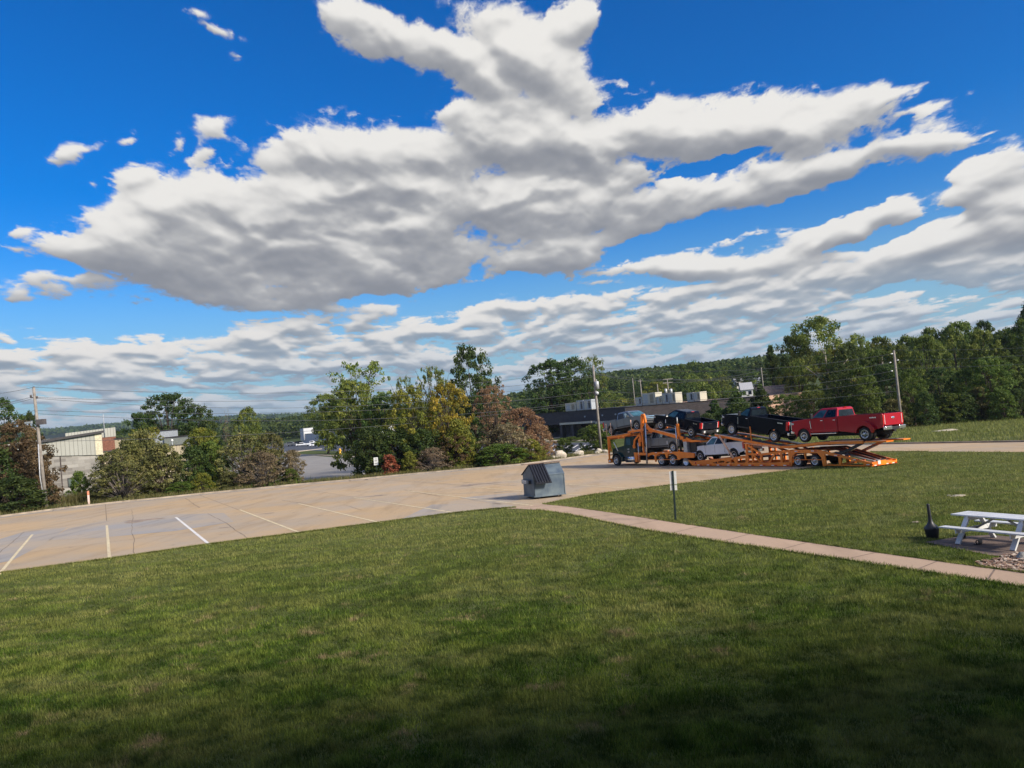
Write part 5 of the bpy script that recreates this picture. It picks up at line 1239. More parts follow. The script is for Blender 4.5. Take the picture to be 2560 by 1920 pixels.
# ---------------------------------------------------------------- far parked cars
def far_car(px,py,rz,L_c,H_,m_,label,kind):
    p=gpz(px,py,ZL); e=empty('parked_car',loc=(p.x,p.y,p.z+.03),rz=rz); tag(e,label,'car','cars in the far car park')
    hl=L_c/2
    if kind=='pickup': pr=[(-hl,.5),(-hl,1.05),(-hl*.2,1.08),(-hl*.16,1.8),(hl*.25,1.82),(hl*.5,1.15),(hl*.95,1.0),(hl,.5)]
    elif kind=='suv': pr=[(-hl,.45),(-hl*.98,1.1),(-hl*.78,1.62),(-hl*.1,1.70),(hl*.25,1.55),(hl*.5,1.08),(hl*.95,.92),(hl,.45)]
    else: pr=[(-hl,.4),(-hl*.97,.95),(-hl*.6,1.05),(-hl*.3,1.42),(hl*.15,1.42),(hl*.45,.98),(hl*.95,.82),(hl,.4)]
    b=MB(); b.prism(pr,-.92,.92); b.build('body',m_,e,bevel=.08)
    top=max(z for _,z in pr); 
    for s in (-1,1):
        b=MB(); x0,x1=(-hl*.12,hl*.26) if kind=='pickup' else (-hl*.72,hl*.26)
        b.prism([(x0,top-.52),(x1+.25,top-.52),(x1-.05,top-.14),(x0+.1,top-.14)],s*.921,s*.935); b.build('side_window',M_gl,e)
        for x in (-hl*.62,hl*.64):
            b=MB(); b.lathe([(.01,-.12),(.33,-.12),(.35,0),(.33,.12),(.01,.12)],o=(x,s*.85,.35),axis='y',n=14); w_=b.build('wheel',M_rub,e)
            b=MB(); b.lathe([(.001,s*.001),(.2,0)],o=(x,s*.975,.35),axis='y',n=12); b.build('rim',M_rim,w_)
P_far=[(729,1115,.1,4.6,'suv',P_gry,'grey parked car at the left end of the far row'),(737,1113.5,.0,4.4,'car',paint('dull_red_paint',(.10,.02,.02)),'dark red parked car behind the grey one in the far row'),(752,1112.5,.15,4.9,'suv',P_blk,'black parked car behind the left white one in the far row'),
 (755,1115.5,.2,4.5,'car',P_wht,'white parked car, second from the left in the front of the far row'),(779,1114.5,.1,5.8,'pickup',P_wht,'white parked pickup in the middle of the far row'),(789,1116.5,.35,4.3,'car',P_wht,'low white parked car beside the tree trunk'),
 (806,1117,.0,5.0,'suv',P_blk,'black parked car behind the tree trunk'),(826,1114.5,.0,5.6,'pickup',P_blk,'dark parked pickup at the right end of the far row'),(800,1111.5,.1,4.8,'suv',P_sil,'silver parked car behind the black one at the trunk')]
for (px,py,rz,L_c,kd,m_,lb) in P_far: far_car(px,py,rz,L_c,0,m_,lb,kd)
# ---------------------------------------------------------------- foliage
def leaf_mat(name,cols,rough=.6,trans=.38):
    m=bpy.data.materials.new(name); m.use_nodes=True; t=m.node_tree; t.nodes.clear()
    at_=N(t,'ShaderNodeAttribute',attribute_name='tone'); oi=N(t,'ShaderNodeObjectInfo')
    r=t.nodes.new('ShaderNodeValToRGB'); cr=r.color_ramp
    while len(cr.elements)<len(cols): cr.elements.new(.5)
    for i,c in enumerate(cols): cr.elements[i].position=i/(len(cols)-1); cr.elements[i].color=(*c,1)
    t.links.new(at_.outputs['Fac'],r.inputs[0])
    hs=N(t,'ShaderNodeHueSaturation',{'Color':r.outputs[0],'Hue':MR(t,oi.outputs['Random'],0,1,.488,.512),'Value':MR(t,oi.outputs['Random'],0,1,.85,1.15)})
    d=N(t,'ShaderNodeBsdfPrincipled',{'Base Color':hs.outputs[0],'Roughness':rough,'Specular IOR Level':.25}); tr_=N(t,'ShaderNodeBsdfTranslucent',{0:hs.outputs[0]})
    mx=N(t,'ShaderNodeMixShader',{0:trans,1:d.outputs[0],2:tr_.outputs[0]}); N(t,'ShaderNodeOutputMaterial',{0:mx.outputs[0]}); return m
LM=dict(
 green=leaf_mat('leaf_green',[(0.038,0.074,0.013),(0.108,0.161,0.026),(0.222,0.259,0.049)]),
 dark=leaf_mat('leaf_dark',[(0.025,0.052,0.014),(0.064,0.103,0.024),(0.134,0.173,0.039)]),
 mid=leaf_mat('leaf_mid',[(0.054,0.086,0.017),(0.158,0.202,0.037),(0.317,0.331,0.070)]),
 yg=leaf_mat('leaf_yellow_green',[(0.071,0.101,0.015),(0.206,0.223,0.032),(0.380,0.331,0.054)]),
 yel=leaf_mat('leaf_yellow',[(0.095,0.108,0.015),(0.301,0.245,0.032),(0.665,0.445,0.059)]),
 olive=leaf_mat('leaf_olive',[(.065,.076,.024),(.175,.180,.058),(.32,.28,.10)]),
 brown=leaf_mat('leaf_brown',[(.13,.080,.042),(.36,.225,.115),(.52,.35,.19)]),
 rust=leaf_mat('leaf_rust',[(.055,.045,.022),(.155,.105,.050),(.26,.18,.09)]),
 pinkb=leaf_mat('leaf_pink_brown',[(.10,.085,.048),(.25,.20,.11),(.40,.31,.19)]),
 red=leaf_mat('leaf_red',[(.13,.035,.018),(.34,.105,.045),(.47,.22,.11)]),
 bare=leaf_mat('leaf_dry',[(0.158,0.115,0.076),(0.269,0.202,0.130),(0.396,0.302,0.194)]))
M_bark=mat('bark',(.085,.062,.045),.95,var=.3,scale=5,col2=(.05,.036,.027)); M_barkp=mat('pale_bark',(.42,.38,.31),.9,var=.3,scale=2,col2=(.20,.17,.13)); M_barkg=mat('grey_twig',(.16,.135,.115),.95,var=.3,scale=5)
def crown_arrays(rs,shape,nclump,nleaf,leaf,flat=.75,spread=.07,lowcut=0.0,inner=.35,hang=0):
    """leaf cards for a crown of height 1, radius .5: shape(t)->relative radius at height t"""
    C=[];S=[];T=[]
    while len(C)<nclump:
        t=rs.rand()**.9; a=rs.rand()*6.283; rmax=shape(t)
        if rmax<=0: continue
        q=(inner+(1-inner)*rs.rand()**.55); q*=1+.14*math.sin(a*3+t*5+nclump)+.08*math.sin(a*7+t*11)
        r=rmax*q*.5
        C.append((math.cos(a)*r,math.sin(a)*r,t)); S.append(spread*(.6+.9*rs.rand())); T.append(rs.rand())
    C=np.array(C); S=np.array(S); T=np.array(T)
    k=nleaf//nclump
    c=np.repeat(C,k,0); s=np.repeat(S,k); tone=np.repeat(T,k)*.55+rs.rand(len(c))*.45
    d=rs.normal(size=(len(c),3)); d/=np.linalg.norm(d,axis=1)[:,None]; rad=rs.rand(len(c))**.45
    p=c+d*(rad*s)[:,None]*np.array([1,1,flat]); 
    if hang: p[:,2]-=rs.rand(len(c))*hang
    nrm=d*.6+rs.normal(size=(len(c),3))*.6+np.array([0,0,.35]); nrm/=np.linalg.norm(nrm,axis=1)[:,None]
    up=rs.normal(size=(len(c),3)); u=np.cross(nrm,up); u/=np.linalg.norm(u,axis=1)[:,None]; v=np.cross(nrm,u)
    L=leaf*(.6+.8*rs.rand(len(c)))[:,None]
    P=np.stack([p-u*L*.5,p+v*L*.32,p+u*L*.5,p-v*L*.32],1)
    return P.reshape(-1,3),tone,C,T
def crown_mesh(name,P,tone):
    n=len(P)//4; me=npmesh(name,P,np.arange(len(P)).reshape(n,4),[LM['green']])
    a=me.attributes.new('tone','FLOAT','FACE'); a.data.foreach_set('value',tone.astype(np.float32)); return me
def limbs_mesh(name,rs,C,base_t,r0,k=16,stems=1,spread0=.02,bmat=None):
    b=MB(); sel=C[rs.permutation(len(C))[:k]]
    if stems==1:
        top=max(base_t+.25,.6); b.tube([(0,0,-.06),(.01,0,base_t*.6),(0,.01,base_t+.1),(0.01,0,top)],[r0*1.25,r0,r0*.8,r0*.25],7)
        for c in sel:
            z0=min(base_t*.8+rs.rand()*.3,c[2]*.8); m_=np.array([c[0]*.5,c[1]*.5,z0+(c[2]-z0)*.65])
            b.tube([(0,0,z0),tuple(m_),tuple(c)],[r0*.45,r0*.26,r0*.06],5)
    else:
        for c in sel:
            x,y=rs.normal(size=2)*spread0; m_=(c[0]*.45+x,c[1]*.45+y,c[2]*.55); b.tube([(x,y,-.05),m_,tuple(c)],[r0,r0*.6,r0*.15],4)
    return b.mesh(name,M_bark)
VAR={}
def mkvar(key,seed,shape,nclump,nleaf,leaf,base_t=.25,r0=.022,stems=1,k=16,**kw):
    rs=np.random.RandomState(seed); P,tone,C,T=crown_arrays(rs,shape,nclump,nleaf,leaf,**kw)
    z0=base_t; P[:,2]=z0+P[:,2]*(1-z0-.02); C=C.copy(); C[:,2]=z0+C[:,2]*(1-z0-.02)
    VAR.setdefault(key,[]).append((crown_mesh('crown',P,tone),limbs_mesh('trunk',rs,C,base_t,r0,k,stems)))
rnd=lambda t:math.sqrt(max(0,1-(2*t-.95)**2/1.1))
egg=lambda t:math.sqrt(max(0,1-(t-.38)**2/.40))
vase=lambda t:max(.12,.35+.75*t-(.9*max(0,t-.72))**1.1*2.1)
cone=lambda t:max(0,(1-t)**.8)*(.9 if t>.05 else .7)
dome=lambda t:math.sqrt(max(0,1-(t**2)/1.02))
for sd in range(3): mkvar('tree',10+sd,rnd,170,11000,.030,base_t=.16,spread=.062,inner=.25)
for sd in range(2): mkvar('oak',20+sd,egg,190,12000,.028,base_t=.10,spread=.056,inner=.25)
for sd in range(2): mkvar('loose',30+sd,lambda t:math.sqrt(max(0,1-(t-.55)**2/.27)),240,7500,.026,base_t=.15,spread=.042,inner=.12,k=46)
for sd in range(3): mkvar('bush',40+sd,dome,140,8000,.042,base_t=.03,stems=5,r0=.012,k=30,spread=.085,inner=.35)
for sd in range(2): mkvar('twiggy',50+sd,dome,150,7000,.034,base_t=.04,stems=9,r0=.009,k=110,spread=.07,inner=.2)
for sd in range(2): mkvar('conifer',60+sd,cone,110,5200,.045,base_t=.06,spread=.06,inner=.4,hang=.03)
for sd in range(2): mkvar('forest',70+sd,rnd,50,2600,.070,base_t=.10,spread=.13)
mkvar('road',85,rnd,130,8000,.034,base_t=.28,spread=.075,inner=.3,r0=.026)
mkvar('vine',80,lambda t:max(.25,1-t*.75),46,2600,.085,base_t=.02,stems=4,r0=.02,k=14,spread=.09,hang=.10)
mkvar('bare',90,vase,60,500,.03,base_t=.05,stems=1,r0=.012,k=60,spread=.05)
_vk={}
def plant(kind,pxc,ytop,D,wpx,col,label,cat='tree',name='tree',group=None,wide=1.0,zb=None,ybase=None,bark=None,depth=1.0,rot=None,sink=.0):
    top=at(pxc,ytop,D)
    x,y=top.x,top.y; z=gz(x,y) if zb is None else zb
    if ybase is not None: z=at(pxc+(ybase-ytop)*.0945,ybase,D).z
    h=top.z-z+sink; w=wpx/FPX*D*wide
    i=_vk.get(kind,0); _vk[kind]=i+1; v=VAR[kind][i%len(VAR[kind])]
    rz=(i*1.9+.7)%6.28 if rot is None else rot
    e=empty(name,loc=(x,y,z-sink),rz=rz); tag(e,label,cat,group)
    tr_=bpy.data.objects.new('trunk' if kind not in('bush','twiggy','vine') else 'stems',v[1]); cr_=bpy.data.objects.new('crown' if name!='bush' and name!='shrub' else 'foliage',v[0])
    for o in (tr_,cr_):
        COL.objects.link(o); o.parent=e; o.scale=(w,w*depth,h)
        o.material_slots[0].link='OBJECT'
    tr_.material_slots[0].material=bark or (M_barkg if kind=='twiggy' else M_bark); cr_.material_slots[0].material=LM[col]
    if kind in('tree','oak','loose','road'): tr_.scale=(h*.9,h*.9,h) if w>h*1.5 else (max(w,h*.6),max(w,h*.6),h)
    return e
PLANTS=[
 # left edge
 ('tree',-5,997,92,130,'dark','dark green tree at the left edge behind the rust-brown one',None),
 ('tree',70,1030,96,62,'dark','small dark green tree just left of the left pole, above the workshop',None),
 ('bush',55,1105,75,120,'rust','rust-brown bush under the large rust-brown tree',None),
 ('oak',30,1052,76,180,'rust','large rust-brown tree left of the left pole at the kerb',None),
 ('bush',-30,1120,72,160,'dark','dark shrub below the rust-brown tree at the left edge',None),
 ('bush',90,1150,73,90,'rust','brown-leaved bush at the foot of the left pole',None),
 ('bush',30,1195,68.5,150,'dark','low dark bush at the kerb left of the left pole',None),
 ('bush',130,1215,74,34,'dark','little green bush right of the left pole before the block wall',None),
 ('bush',196,1180,78,50,'green','dark green shrub spray left of the olive shrub, before the workshop window',None),
 # olive mass
 ('twiggy',285,1128,78,140,'olive','wide olive shrub with bare twigs before the workshop',None),
 ('bush',318,1100,80,105,'olive','dense olive bush behind the twiggy one before the tan wall',None),
 ('bush',352,1078,82,105,'olive','tall olive shrub with a yellowish top right of the workshop',None),
 ('loose',365,1068,86,95,'yg','yellow-green sapling rising above the olive shrubs',None),
 ('bush',400,1112,79,110,'olive','olive shrub nearest the dark green bushes',None),
 ('twiggy',300,1155,75,140,'olive','low olive shrub along the kerb behind the marker post',None),
 ('oak',415,984,125,165,'dark','rounded dark green tree standing above the olive shrubs',None),
 ('oak',488,1010,128,115,'dark','smaller dark green tree touching the rounded one on its right',None),
 ('tree',350,1030,130,90,'dark','dark tree low at the left of the rounded tree',None),
 ('oak',500,1070,87,100,'yg','yellow-green bush topping the dark green shrubs',None),
 ('bush',478,1120,82,95,'dark','dense dark green bush between the olive and brown shrubs',None),
 ('bush',520,1105,84,90,'green','green bush left of the tall brown shrub',None),
 ('bush',505,1183,78.5,55,'yg','small bright yellow-green bush at the kerb',None),
 ('bush',450,1205,77.5,70,'green','low green bush at the kerb right of the olive shrubs',None),
 ('tree',617,1018,112,85,'mid','pointed green tree above the brown shrub',None),
 ('bare',570,1022,120,30,'bare','bare grey twiggy tree left of the pointed green tree',None),
 ('bare',556,1026,135,18,'bare','thin bare sapling left of the other bare tree',None),
 # brown twiggy mass
 ('twiggy',605,1082,83,140,'olive','tall brown-green twiggy shrub, left half of the big clump',None),
 ('twiggy',672,1080,84,108,'olive','tall olive-yellow twiggy shrub, right half of the big clump',None),
 ('twiggy',650,1130,80.5,120,'pinkb','brown twiggy shrub low in the middle of the clump',None),
 ('twiggy',728,1125,83,72,'pinkb','pinkish brown shrub at the right end of the clump, beside the lower road',None),
 ('bush',720,1172,81.5,55,'green','low green bush at the foot of the pinkish brown shrub',None),
 ('bush',575,1180,80,70,'olive','small olive bush at the kerb below the clump',None),
 # trees with trunks by the lower road
 ('road',808,985,190,98,'mid','roadside tree with a bare straight trunk on the far kerb, left one of two',None),
 ('road',850,998,186,105,'mid','roadside tree with a bare trunk beside the yellow hydrant',None),
 # central clump
 ('loose',893,903,100,175,'mid','tall airy tree with pale twigs at the left of the central clump',None),
 ('oak',875,950,96,165,'mid','green tree filling the left of the central clump',None),
 ('oak',955,985,93,140,'dark','dark green tree in the middle of the central clump',None),
 ('bush',925,1070,88,100,'dark','large dark bush at the kerb left of the small sign',None),
 ('bush',985,1075,88.5,130,'dark','dark glossy bush right of the small sign',None),
 ('oak',1020,965,90,140,'yg','yellow-green tree in front of the central clump',None),
 ('oak',1110,958,90,125,'yel','golden yellow tree in the middle of the central clump',None),
 ('bush',1140,1050,87,80,'yg','bright yellow lower branches below the golden tree',None),
 ('loose',1078,915,104,90,'mid','thin pale green tree behind the golden one',None),
 ('loose',1010,940,104,60,'mid','small airy tree between the two tall crowns',None),
 ('oak',1168,861,108,130,'dark','tallest dark green tree of the central clump',None),
 ('oak',1215,960,104,110,'dark','dark green tree low behind the golden and brown trees',None),
 ('bush',1060,1075,88,120,'dark','dark bush below the yellow tree',None),
 ('bush',1150,1085,88,110,'green','green bush between the small trunk and the golden tree',None),
 ('twiggy',1080,1120,85,90,'bare','dry grey-brown shrub at the kerb below the yellow leaves',None),
 ('bush',1022,1130,84.5,40,'yg','small yellow-green spray beside the dry shrub',None),
 ('oak',1135,1085,86.5,75,'rust','small brown-leaved tree with a visible trunk at the kerb',None),
 ('loose',1228,962,96,105,'brown','withered tan tree with brown leaves, left one of the withered pair',None),
 ('oak',1300,1020,92,125,'brown','withered tan and brown tree right of the golden tree',None),
 ('twiggy',1260,1060,89,150,'pinkb','withered pinkish shrub below the tan trees',None),
 ('bush',1250,1110,86,130,'green','green undergrowth below the withered trees',None),
 ('bush',1322,1098,88,70,'yg','bright green bush at the right end of the central clump',None),
 ('twiggy',1345,1060,98,80,'brown','low withered branch mass right of the tan tree',None),
 ('vine',972,1137,84,52,'red','orange-red withered vine drooping beside the small sign',None),
 # behind and right of clump
 ('tree',1370,900,170,150,'dark','broad dark green tree right of the withered trees',None),
 ('oak',1430,893,172,130,'dark','broad dark green tree directly behind the tall pale pole',None),
 ('loose',1478,890,176,80,'mid','thin twiggy tree top beside the tall pale pole',None),
 ('oak',1400,985,168,160,'dark','dark lower tree left of the brick building',None),
 ('bush',1425,1010,165,80,'dark','dark round tree at the corner of the brick building',None),
 ('bush',1408,1096,104,46,'green','round green bush on the verge beside the pale boulders',None),
 ('bush',1490,1060,102,78,'green','green pointed bush just behind the tall pale pole',None),
 ('bush',1512,1085,103,44,'green','low green bush right of the tall pale pole',None),
 ('bush',1462,1070,145,46,'dark','clipped dark mound at the brick building entrance',None),
 ('bush',1428,1092,140,50,'green','low hedge left of the clipped mound',None),
 ('bush',1478,1090,140,40,'olive','small hedge right of the clipped mound',None),
 ('conifer',1785,998,108,100,'dark','dark cedar in front of the brick building, left one',None),
 ('conifer',1838,975,109,120,'dark','dark cedar in front of the brick building, middle one',None),
 ('conifer',1900,965,112,120,'dark','dark cedar behind the black single cab pickup',None),
 ('bush',1810,1025,106,90,'dark','dark low cedar between the taller ones',None),
 ('bush',1960,1045,112,70,'olive','low olive bush below the brown-roofed house',None),
 ('bush',2010,1035,115,90,'green','green bush between the house and the red pickup',None),
 ('oak',1960,985,112,110,'green','green tree between the single cab pickup and the red pickup',None),
 ('oak',2030,975,111,110,'mid','green tree directly behind the red pickup cab',None),
 ('bush',2085,1000,108,100,'dark','dark bush behind the bed of the red pickup',None),
 ('bush',1850,1005,105,110,'dark','wide dark cedar bush behind the single cab pickup hood',None),
 ('bush',1765,1035,104,70,'dark','low dark cedar bush between the two black pickups',None),
 ('conifer',1925,862,140,90,'dark','tall dark conifer left of the sycamore',None),
 ('conifer',1960,885,138,80,'dark','second tall dark conifer touching the sycamore',None),
]
for (kd,px,yt,D,w,col,lb,_) in PLANTS:
    cat='bush' if kd in('bush','twiggy') else 'vine' if kd=='vine' else 'tree'
    nm={'bush':'bush','twiggy':'shrub','vine':'vine','conifer':'conifer_tree','bare':'bare_tree'}.get(kd,'tree')
    plant(kd,px,yt,D,w*(1.12 if cat!='tree' else 1.05),col,lb,cat,nm,group='trees and bushes around the car park')
# sycamore with pale limbs
rs=np.random.RandomState(5); P,tone,C,T=crown_arrays(rs,egg,120,9000,.030,spread=.075,inner=.3); P[:,2]=.22+P[:,2]*.78; C[:,2]=.22+C[:,2]*.78
top=at(2035,798,128); zb=gz(top.x,top.y); hS=top.z-zb; e=empty('sycamore_tree',loc=(top.x,top.y,zb)); tag(e,'tall sycamore with pale bare limbs and trunk behind the red pickup','tree')
o=bpy.data.objects.new('crown',crown_mesh('crown',P,tone)); COL.objects.link(o); o.parent=e; o.scale=(11.5,11.5,hS); o.material_slots[0].link='OBJECT'; o.material_slots[0].material=LM['mid']
b=MB(); b.tube([(0,0,-.3),(.1,-2,hS*.25),(.0,-3,hS*.5),(.2,-2.5,hS*.75)],[.30,.26,.18,.07],8)
for (x,z0,z1) in ((-4.2,.36,.55),(-2.6,.40,.50),(2.8,.42,.60),(1.5,.48,.72),(-1.6,.5,.78),(3.6,.33,.42)): b.tube([(0,-3,hS*z0),(x*.5,-4.6,hS*(z0+(z1-z0)*.5)),(x,-5.2,hS*z1)],[.13,.09,.04],6)
b.build('trunk',M_barkp,e)
plant('tree',1985,835,132,110,'mid','green tree left of the sycamore crown','tree','tree')
plant('oak',2080,860,134,120,'yg','yellowish green tree right of the sycamore','tree','tree')
# wood at the right: rows of individual trees
rs=random.Random(3); SKY=[(1940,880),(2000,850),(2100,832),(2140,828),(2200,836),(2270,832),(2330,800),(2350,790),(2385,783),(2410,800),(2440,778),(2480,800),(2520,806),(2555,748),(2640,740),(2800,730)]
def sky_y(px): return float(np.interp(px,[a for a,_ in SKY],[c for _,c in SKY]))
ADJ=['dark','mid','deep','pale','broad','narrow','tall','ragged']
n_=0
def wood_label(i,row): 
    side=['near the sycamore','behind the red pickup','behind the leaning pole','right of the leaning pole','toward the right edge','at the right edge']
    return side
for row,(D0,dy,cols) in enumerate(((108,70,('mid','green','dark')),(120,34,('green','mid','dark')),(136,8,('dark','green','mid')))):
    px=2095+row*23
    while px<2800:
        D=D0+rs.uniform(-4,4); yt=sky_y(px)+dy+rs.uniform(-8,22)*(1 if row<2 else .6); w=rs.uniform(80,120)
        if row==0: yt=max(yt,895+rs.uniform(-30,30))
        place='between the sycamore and the leaning pole' if px<2200 else 'around the leaning pole' if px<2300 else 'right of the leaning pole' if px<2430 else 'near the right edge' if px<2560 else 'past the right edge'
        rown=('front','middle','back')[row]
        plant(rs.choice(['tree','oak','tree']),px,yt,D,w,rs.choice(cols),f'{rown} row tree of the right-hand wood, {place}','tree','tree',group=f'{rown} row trees of the wood {place}')
        px+=rs.uniform(52,74)
for k_ in range(16):
    px=2100+k_*34+rs.uniform(-8,8); D=103+rs.uniform(-2,3)
    place='left of the leaning pole' if px<2235 else 'right of the leaning pole' if px<2420 else 'near the right edge'
    plant('bush',px,rs.uniform(975,1010)-max(0,(px-2300))*.06,D,rs.uniform(60,95),rs.choice(['dark','green','green','olive']),f'undergrowth bush at the foot of the wood, {place}','bush','bush',group=f'undergrowth bushes of the wood {place}')
# hillside wood in the middle distance: front trees are individuals
SK2=[(1500,935),(1560,955),(1600,952),(1625,935),(1680,912),(1720,900),(1760,902),(1800,905),(1850,897),(1900,890),(1960,880),(2100,850)]
for row,(D0,dy) in enumerate(((205,62),(260,30),(330,6))):
    px=1500+row*17
    while px<1990:
        yt=float(np.interp(px,[a for a,_ in SK2],[c for _,c in SK2]))+dy+rs.uniform(-6,14); D=D0+rs.uniform(-8,8)
        place='left of the twin transformers' if px<1650 else 'above the air conditioners' if px<1780 else 'near the hillside houses' if px<1900 else 'beside the tall conifer'
        rown=('nearest','middle','skyline')[row]
        if 1835<px<1905 and row<1: px+=30; continue
        plant(rs.choice(['forest','tree']),px,yt,D,rs.uniform(55,85),rs.choice(['green','dark','mid','mid','yg'] if row<2 else ['dark','green']),f'{rown} row hillside tree {place}','tree','tree',group=f'{rown} row hillside trees {place}')
        px+=rs.uniform(32,46)
# far woods: one mass each
def far_wood(name,label,pts,D0,D1,n,leaf,hgt,col,seed):
    """canopy of small leaf clumps over the terrain between two distances"""
    r=np.random.RandomState(seed); m_=n
    px=r.uniform(pts[0],pts[1],m_); D=D0+(D1-D0)*r.rand(m_)**.8
    tx=(px-1280)/FPX; x=tx*D; z=gzn(x,D)
    lump=.75+.45*np.array(_vn((x/(hgt*.9)+50).astype(np.float32),(D/(hgt*.9)+50).astype(np.float32),seed+3))
    zz=z+hgt*lump*np.sqrt(r.rand(m_)); c=np.stack([x,D,zz],1)
    d=r.normal(size=(m_,3)); d/=np.linalg.norm(d,axis=1)[:,None]; u=np.cross(d,r.normal(size=(m_,3))); u/=np.linalg.norm(u,axis=1)[:,None]; v=np.cross(d,u); L=(leaf*(.6+.8*r.rand(m_)))[:,None]*(D/D0)[:,None]**.5
    P=np.stack([c-u*L,c+v*L*.7,c+u*L,c-v*L*.7],1).reshape(-1,3)
    tone=np.clip(.55*(zz-z)/hgt*.0+.5*r.rand(m_)+.5*np.array(_vn((x/(hgt*.7)).astype(np.float32)+9,(D/(hgt*.7)).astype(np.float32)+4,seed+9)),0,1)
    me=crown_mesh(name,P,tone); me.materials[0]=LM[col]; o=bpy.data.objects.new(name,me); COL.objects.link(o); tag(o,label,'woodland',kind='stuff')
far_wood('hill_wood','tree covered hill behind the brick building and the right-hand wood',(1150,2900),390,620,110000,1.0,11,'dark',1)
far_wood('distant_wood','dark wooded ridge on the horizon at the left',(-150,800),2050,2500,50000,7,16,'dark',2)
far_wood('distant_wood','tree line beyond the far car park and the workshop',(-150,1300),430,620,90000,1.05,9,'dark',3)
far_wood('distant_wood','trees behind the workshop roof and the annex',(-150,470),230,300,9000,.8,5.0,'green',4)
# ---------------------------------------------------------------- grasses
def blades(name,label,X_,Y_,Zf,hmin,hmax,w,cols,seed,lean=.5,kind='stuff',cat='grass',per=1,tonebase=None,hm=None):
    r=np.random.RandomState(seed); n=len(X_); X_=np.repeat(X_,per)+r.normal(size=n*per)*.02*(per>1); Y_=np.repeat(Y_,per)+r.normal(size=n*per)*.02*(per>1); n=len(X_)
    Z_=Zf(X_,Y_); h=(hmin+(hmax-hmin)*r.rand(n)**1.6)*(1 if hm is None else np.repeat(hm,per)); a=r.rand(n)*6.283; b_=r.rand(n)*6.283; ww=w*(.6+.8*r.rand(n)) if np.isscalar(w) else w*(.6+.8*r.rand(n))
    lx=np.cos(b_)*h*lean*r.rand(n); ly=np.sin(b_)*h*lean*r.rand(n); dx=np.cos(a)*ww/2; dy=np.sin(a)*ww/2
    p0=np.stack([X_-dx,Y_-dy,Z_-.005],1); p1=np.stack([X_+dx,Y_+dy,Z_-.005],1); p2=np.stack([X_+lx+dx*.2,Y_+ly+dy*.2,Z_+h],1)
    P=np.stack([p0,p1,p2],1).reshape(-1,3); me=npmesh(name,P,np.arange(len(P)).reshape(n,3),[cols])
    tb=r.rand(n)*.5+(.5*r.rand(n) if tonebase is None else np.repeat(tonebase,per)*.5); at2=me.attributes.new('tone','FLOAT','FACE'); at2.data.foreach_set('value',tb.astype(np.float32))
    o=bpy.data.objects.new(name,me); COL.objects.link(o); tag(o,label,cat,kind=kind); return o
def inpoly(X_,Y_,poly):
    c=np.zeros(len(X_),bool); j=len(poly)-1
    for i in range(len(poly)):
        yi,yj,xi,xj=poly[i].y,poly[j].y,poly[i].x,poly[j].x
        if yi!=yj:
            m_=((yi>Y_)!=(yj>Y_))&(X_<(xj-xi)*(Y_-yi)/(yj-yi)+xi); c^=m_
        j=i
    return c
def grass_mat():
    m=bpy.data.materials.new('lawn_blades'); m.use_nodes=True; t=m.node_tree; t.nodes.clear()
    P=N(t,'ShaderNodeNewGeometry').outputs['Position']; at_=N(t,'ShaderNodeAttribute',attribute_name='tone')
    r=t.nodes.new('ShaderNodeValToRGB'); cr=r.color_ramp; cr.elements[0].color=(.013,.034,.002,1); cr.elements[1].color=(.34,.40,.07,1); cr.elements[1].position=1; e_=cr.elements.new(.5); e_.color=(.080,.150,.014,1); t.links.new(at_.outputs['Fac'],r.inputs[0])
    n1=N(t,'ShaderNodeTexNoise',{'Vector':P,'Scale':.32,'Detail':6,'Roughness':.62}).outputs[0]
    mp=N(t,'ShaderNodeMapping',{0:P,'Rotation':(0,0,-.35),'Scale':(.12,.9,1)}).outputs[0]
    n2=N(t,'ShaderNodeTexNoise',{'Vector':mp,'Scale':1.0,'Detail':5,'Roughness':.6}).outputs[0]
    n3=N(t,'ShaderNodeTexNoise',{'Vector':P,'Scale':.75,'Detail':8,'Roughness':.72}).outputs[0]
    n4=N(t,'ShaderNodeTexNoise',{'Vector':P,'Scale':1.7,'Detail':6,'Roughness':.68}).outputs[0]
    c=MIX(t,MR(t,n1,.44,.60,0,.6),r.outputs[0],(.30,.30,.08))
    c=MIX(t,MR(t,n2,.50,.62,0,.50),c,(.36,.33,.12))
    c=MIX(t,MR(t,n3,.58,.66,0,.9),c,(.40,.29,.17))
    c=MIX(t,MR(t,n4,.38,.56,.85,0),c,(.018,.046,.006))
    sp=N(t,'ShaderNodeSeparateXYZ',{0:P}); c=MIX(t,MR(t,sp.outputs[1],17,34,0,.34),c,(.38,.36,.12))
    d=N(t,'ShaderNodeBsdfPrincipled',{'Base Color':c,'Roughness':.6,'Specular IOR Level':.2}); tr_=N(t,'ShaderNodeBsdfTranslucent',{0:c}); mx=N(t,'ShaderNodeMixShader',{0:.3,1:d.outputs[0],2:tr_.outputs[0]}); N(t,'ShaderNodeOutputMaterial',{0:mx.outputs[0]}); return m
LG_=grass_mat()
lotp=lot; pathp=pn+list(reversed(pu)); padp=[gp(*p) for p in [(2312,1356),(2400,1342),(2480,1338),(2620,1352),(2640,1405),(2560,1398),(2470,1388),(2390,1372)]]
r=np.random.RandomState(8); Nn=1400000
u_=r.rand(Nn); D=8.0*(85.0/8.0)**(u_**.95); tx=r.uniform(-.78,.78,Nn); X_=tx*D+r.normal(size=Nn)*.3; Y_=D
curby=np.interp(X_,_cx,_cy); ok=(Y_<curby+60)&~inpoly(X_,Y_,lotp)&~inpoly(X_,Y_,pathp)&~inpoly(X_,Y_,padp)&~inpoly(X_,Y_,poly)&(Y_<curby-.0)
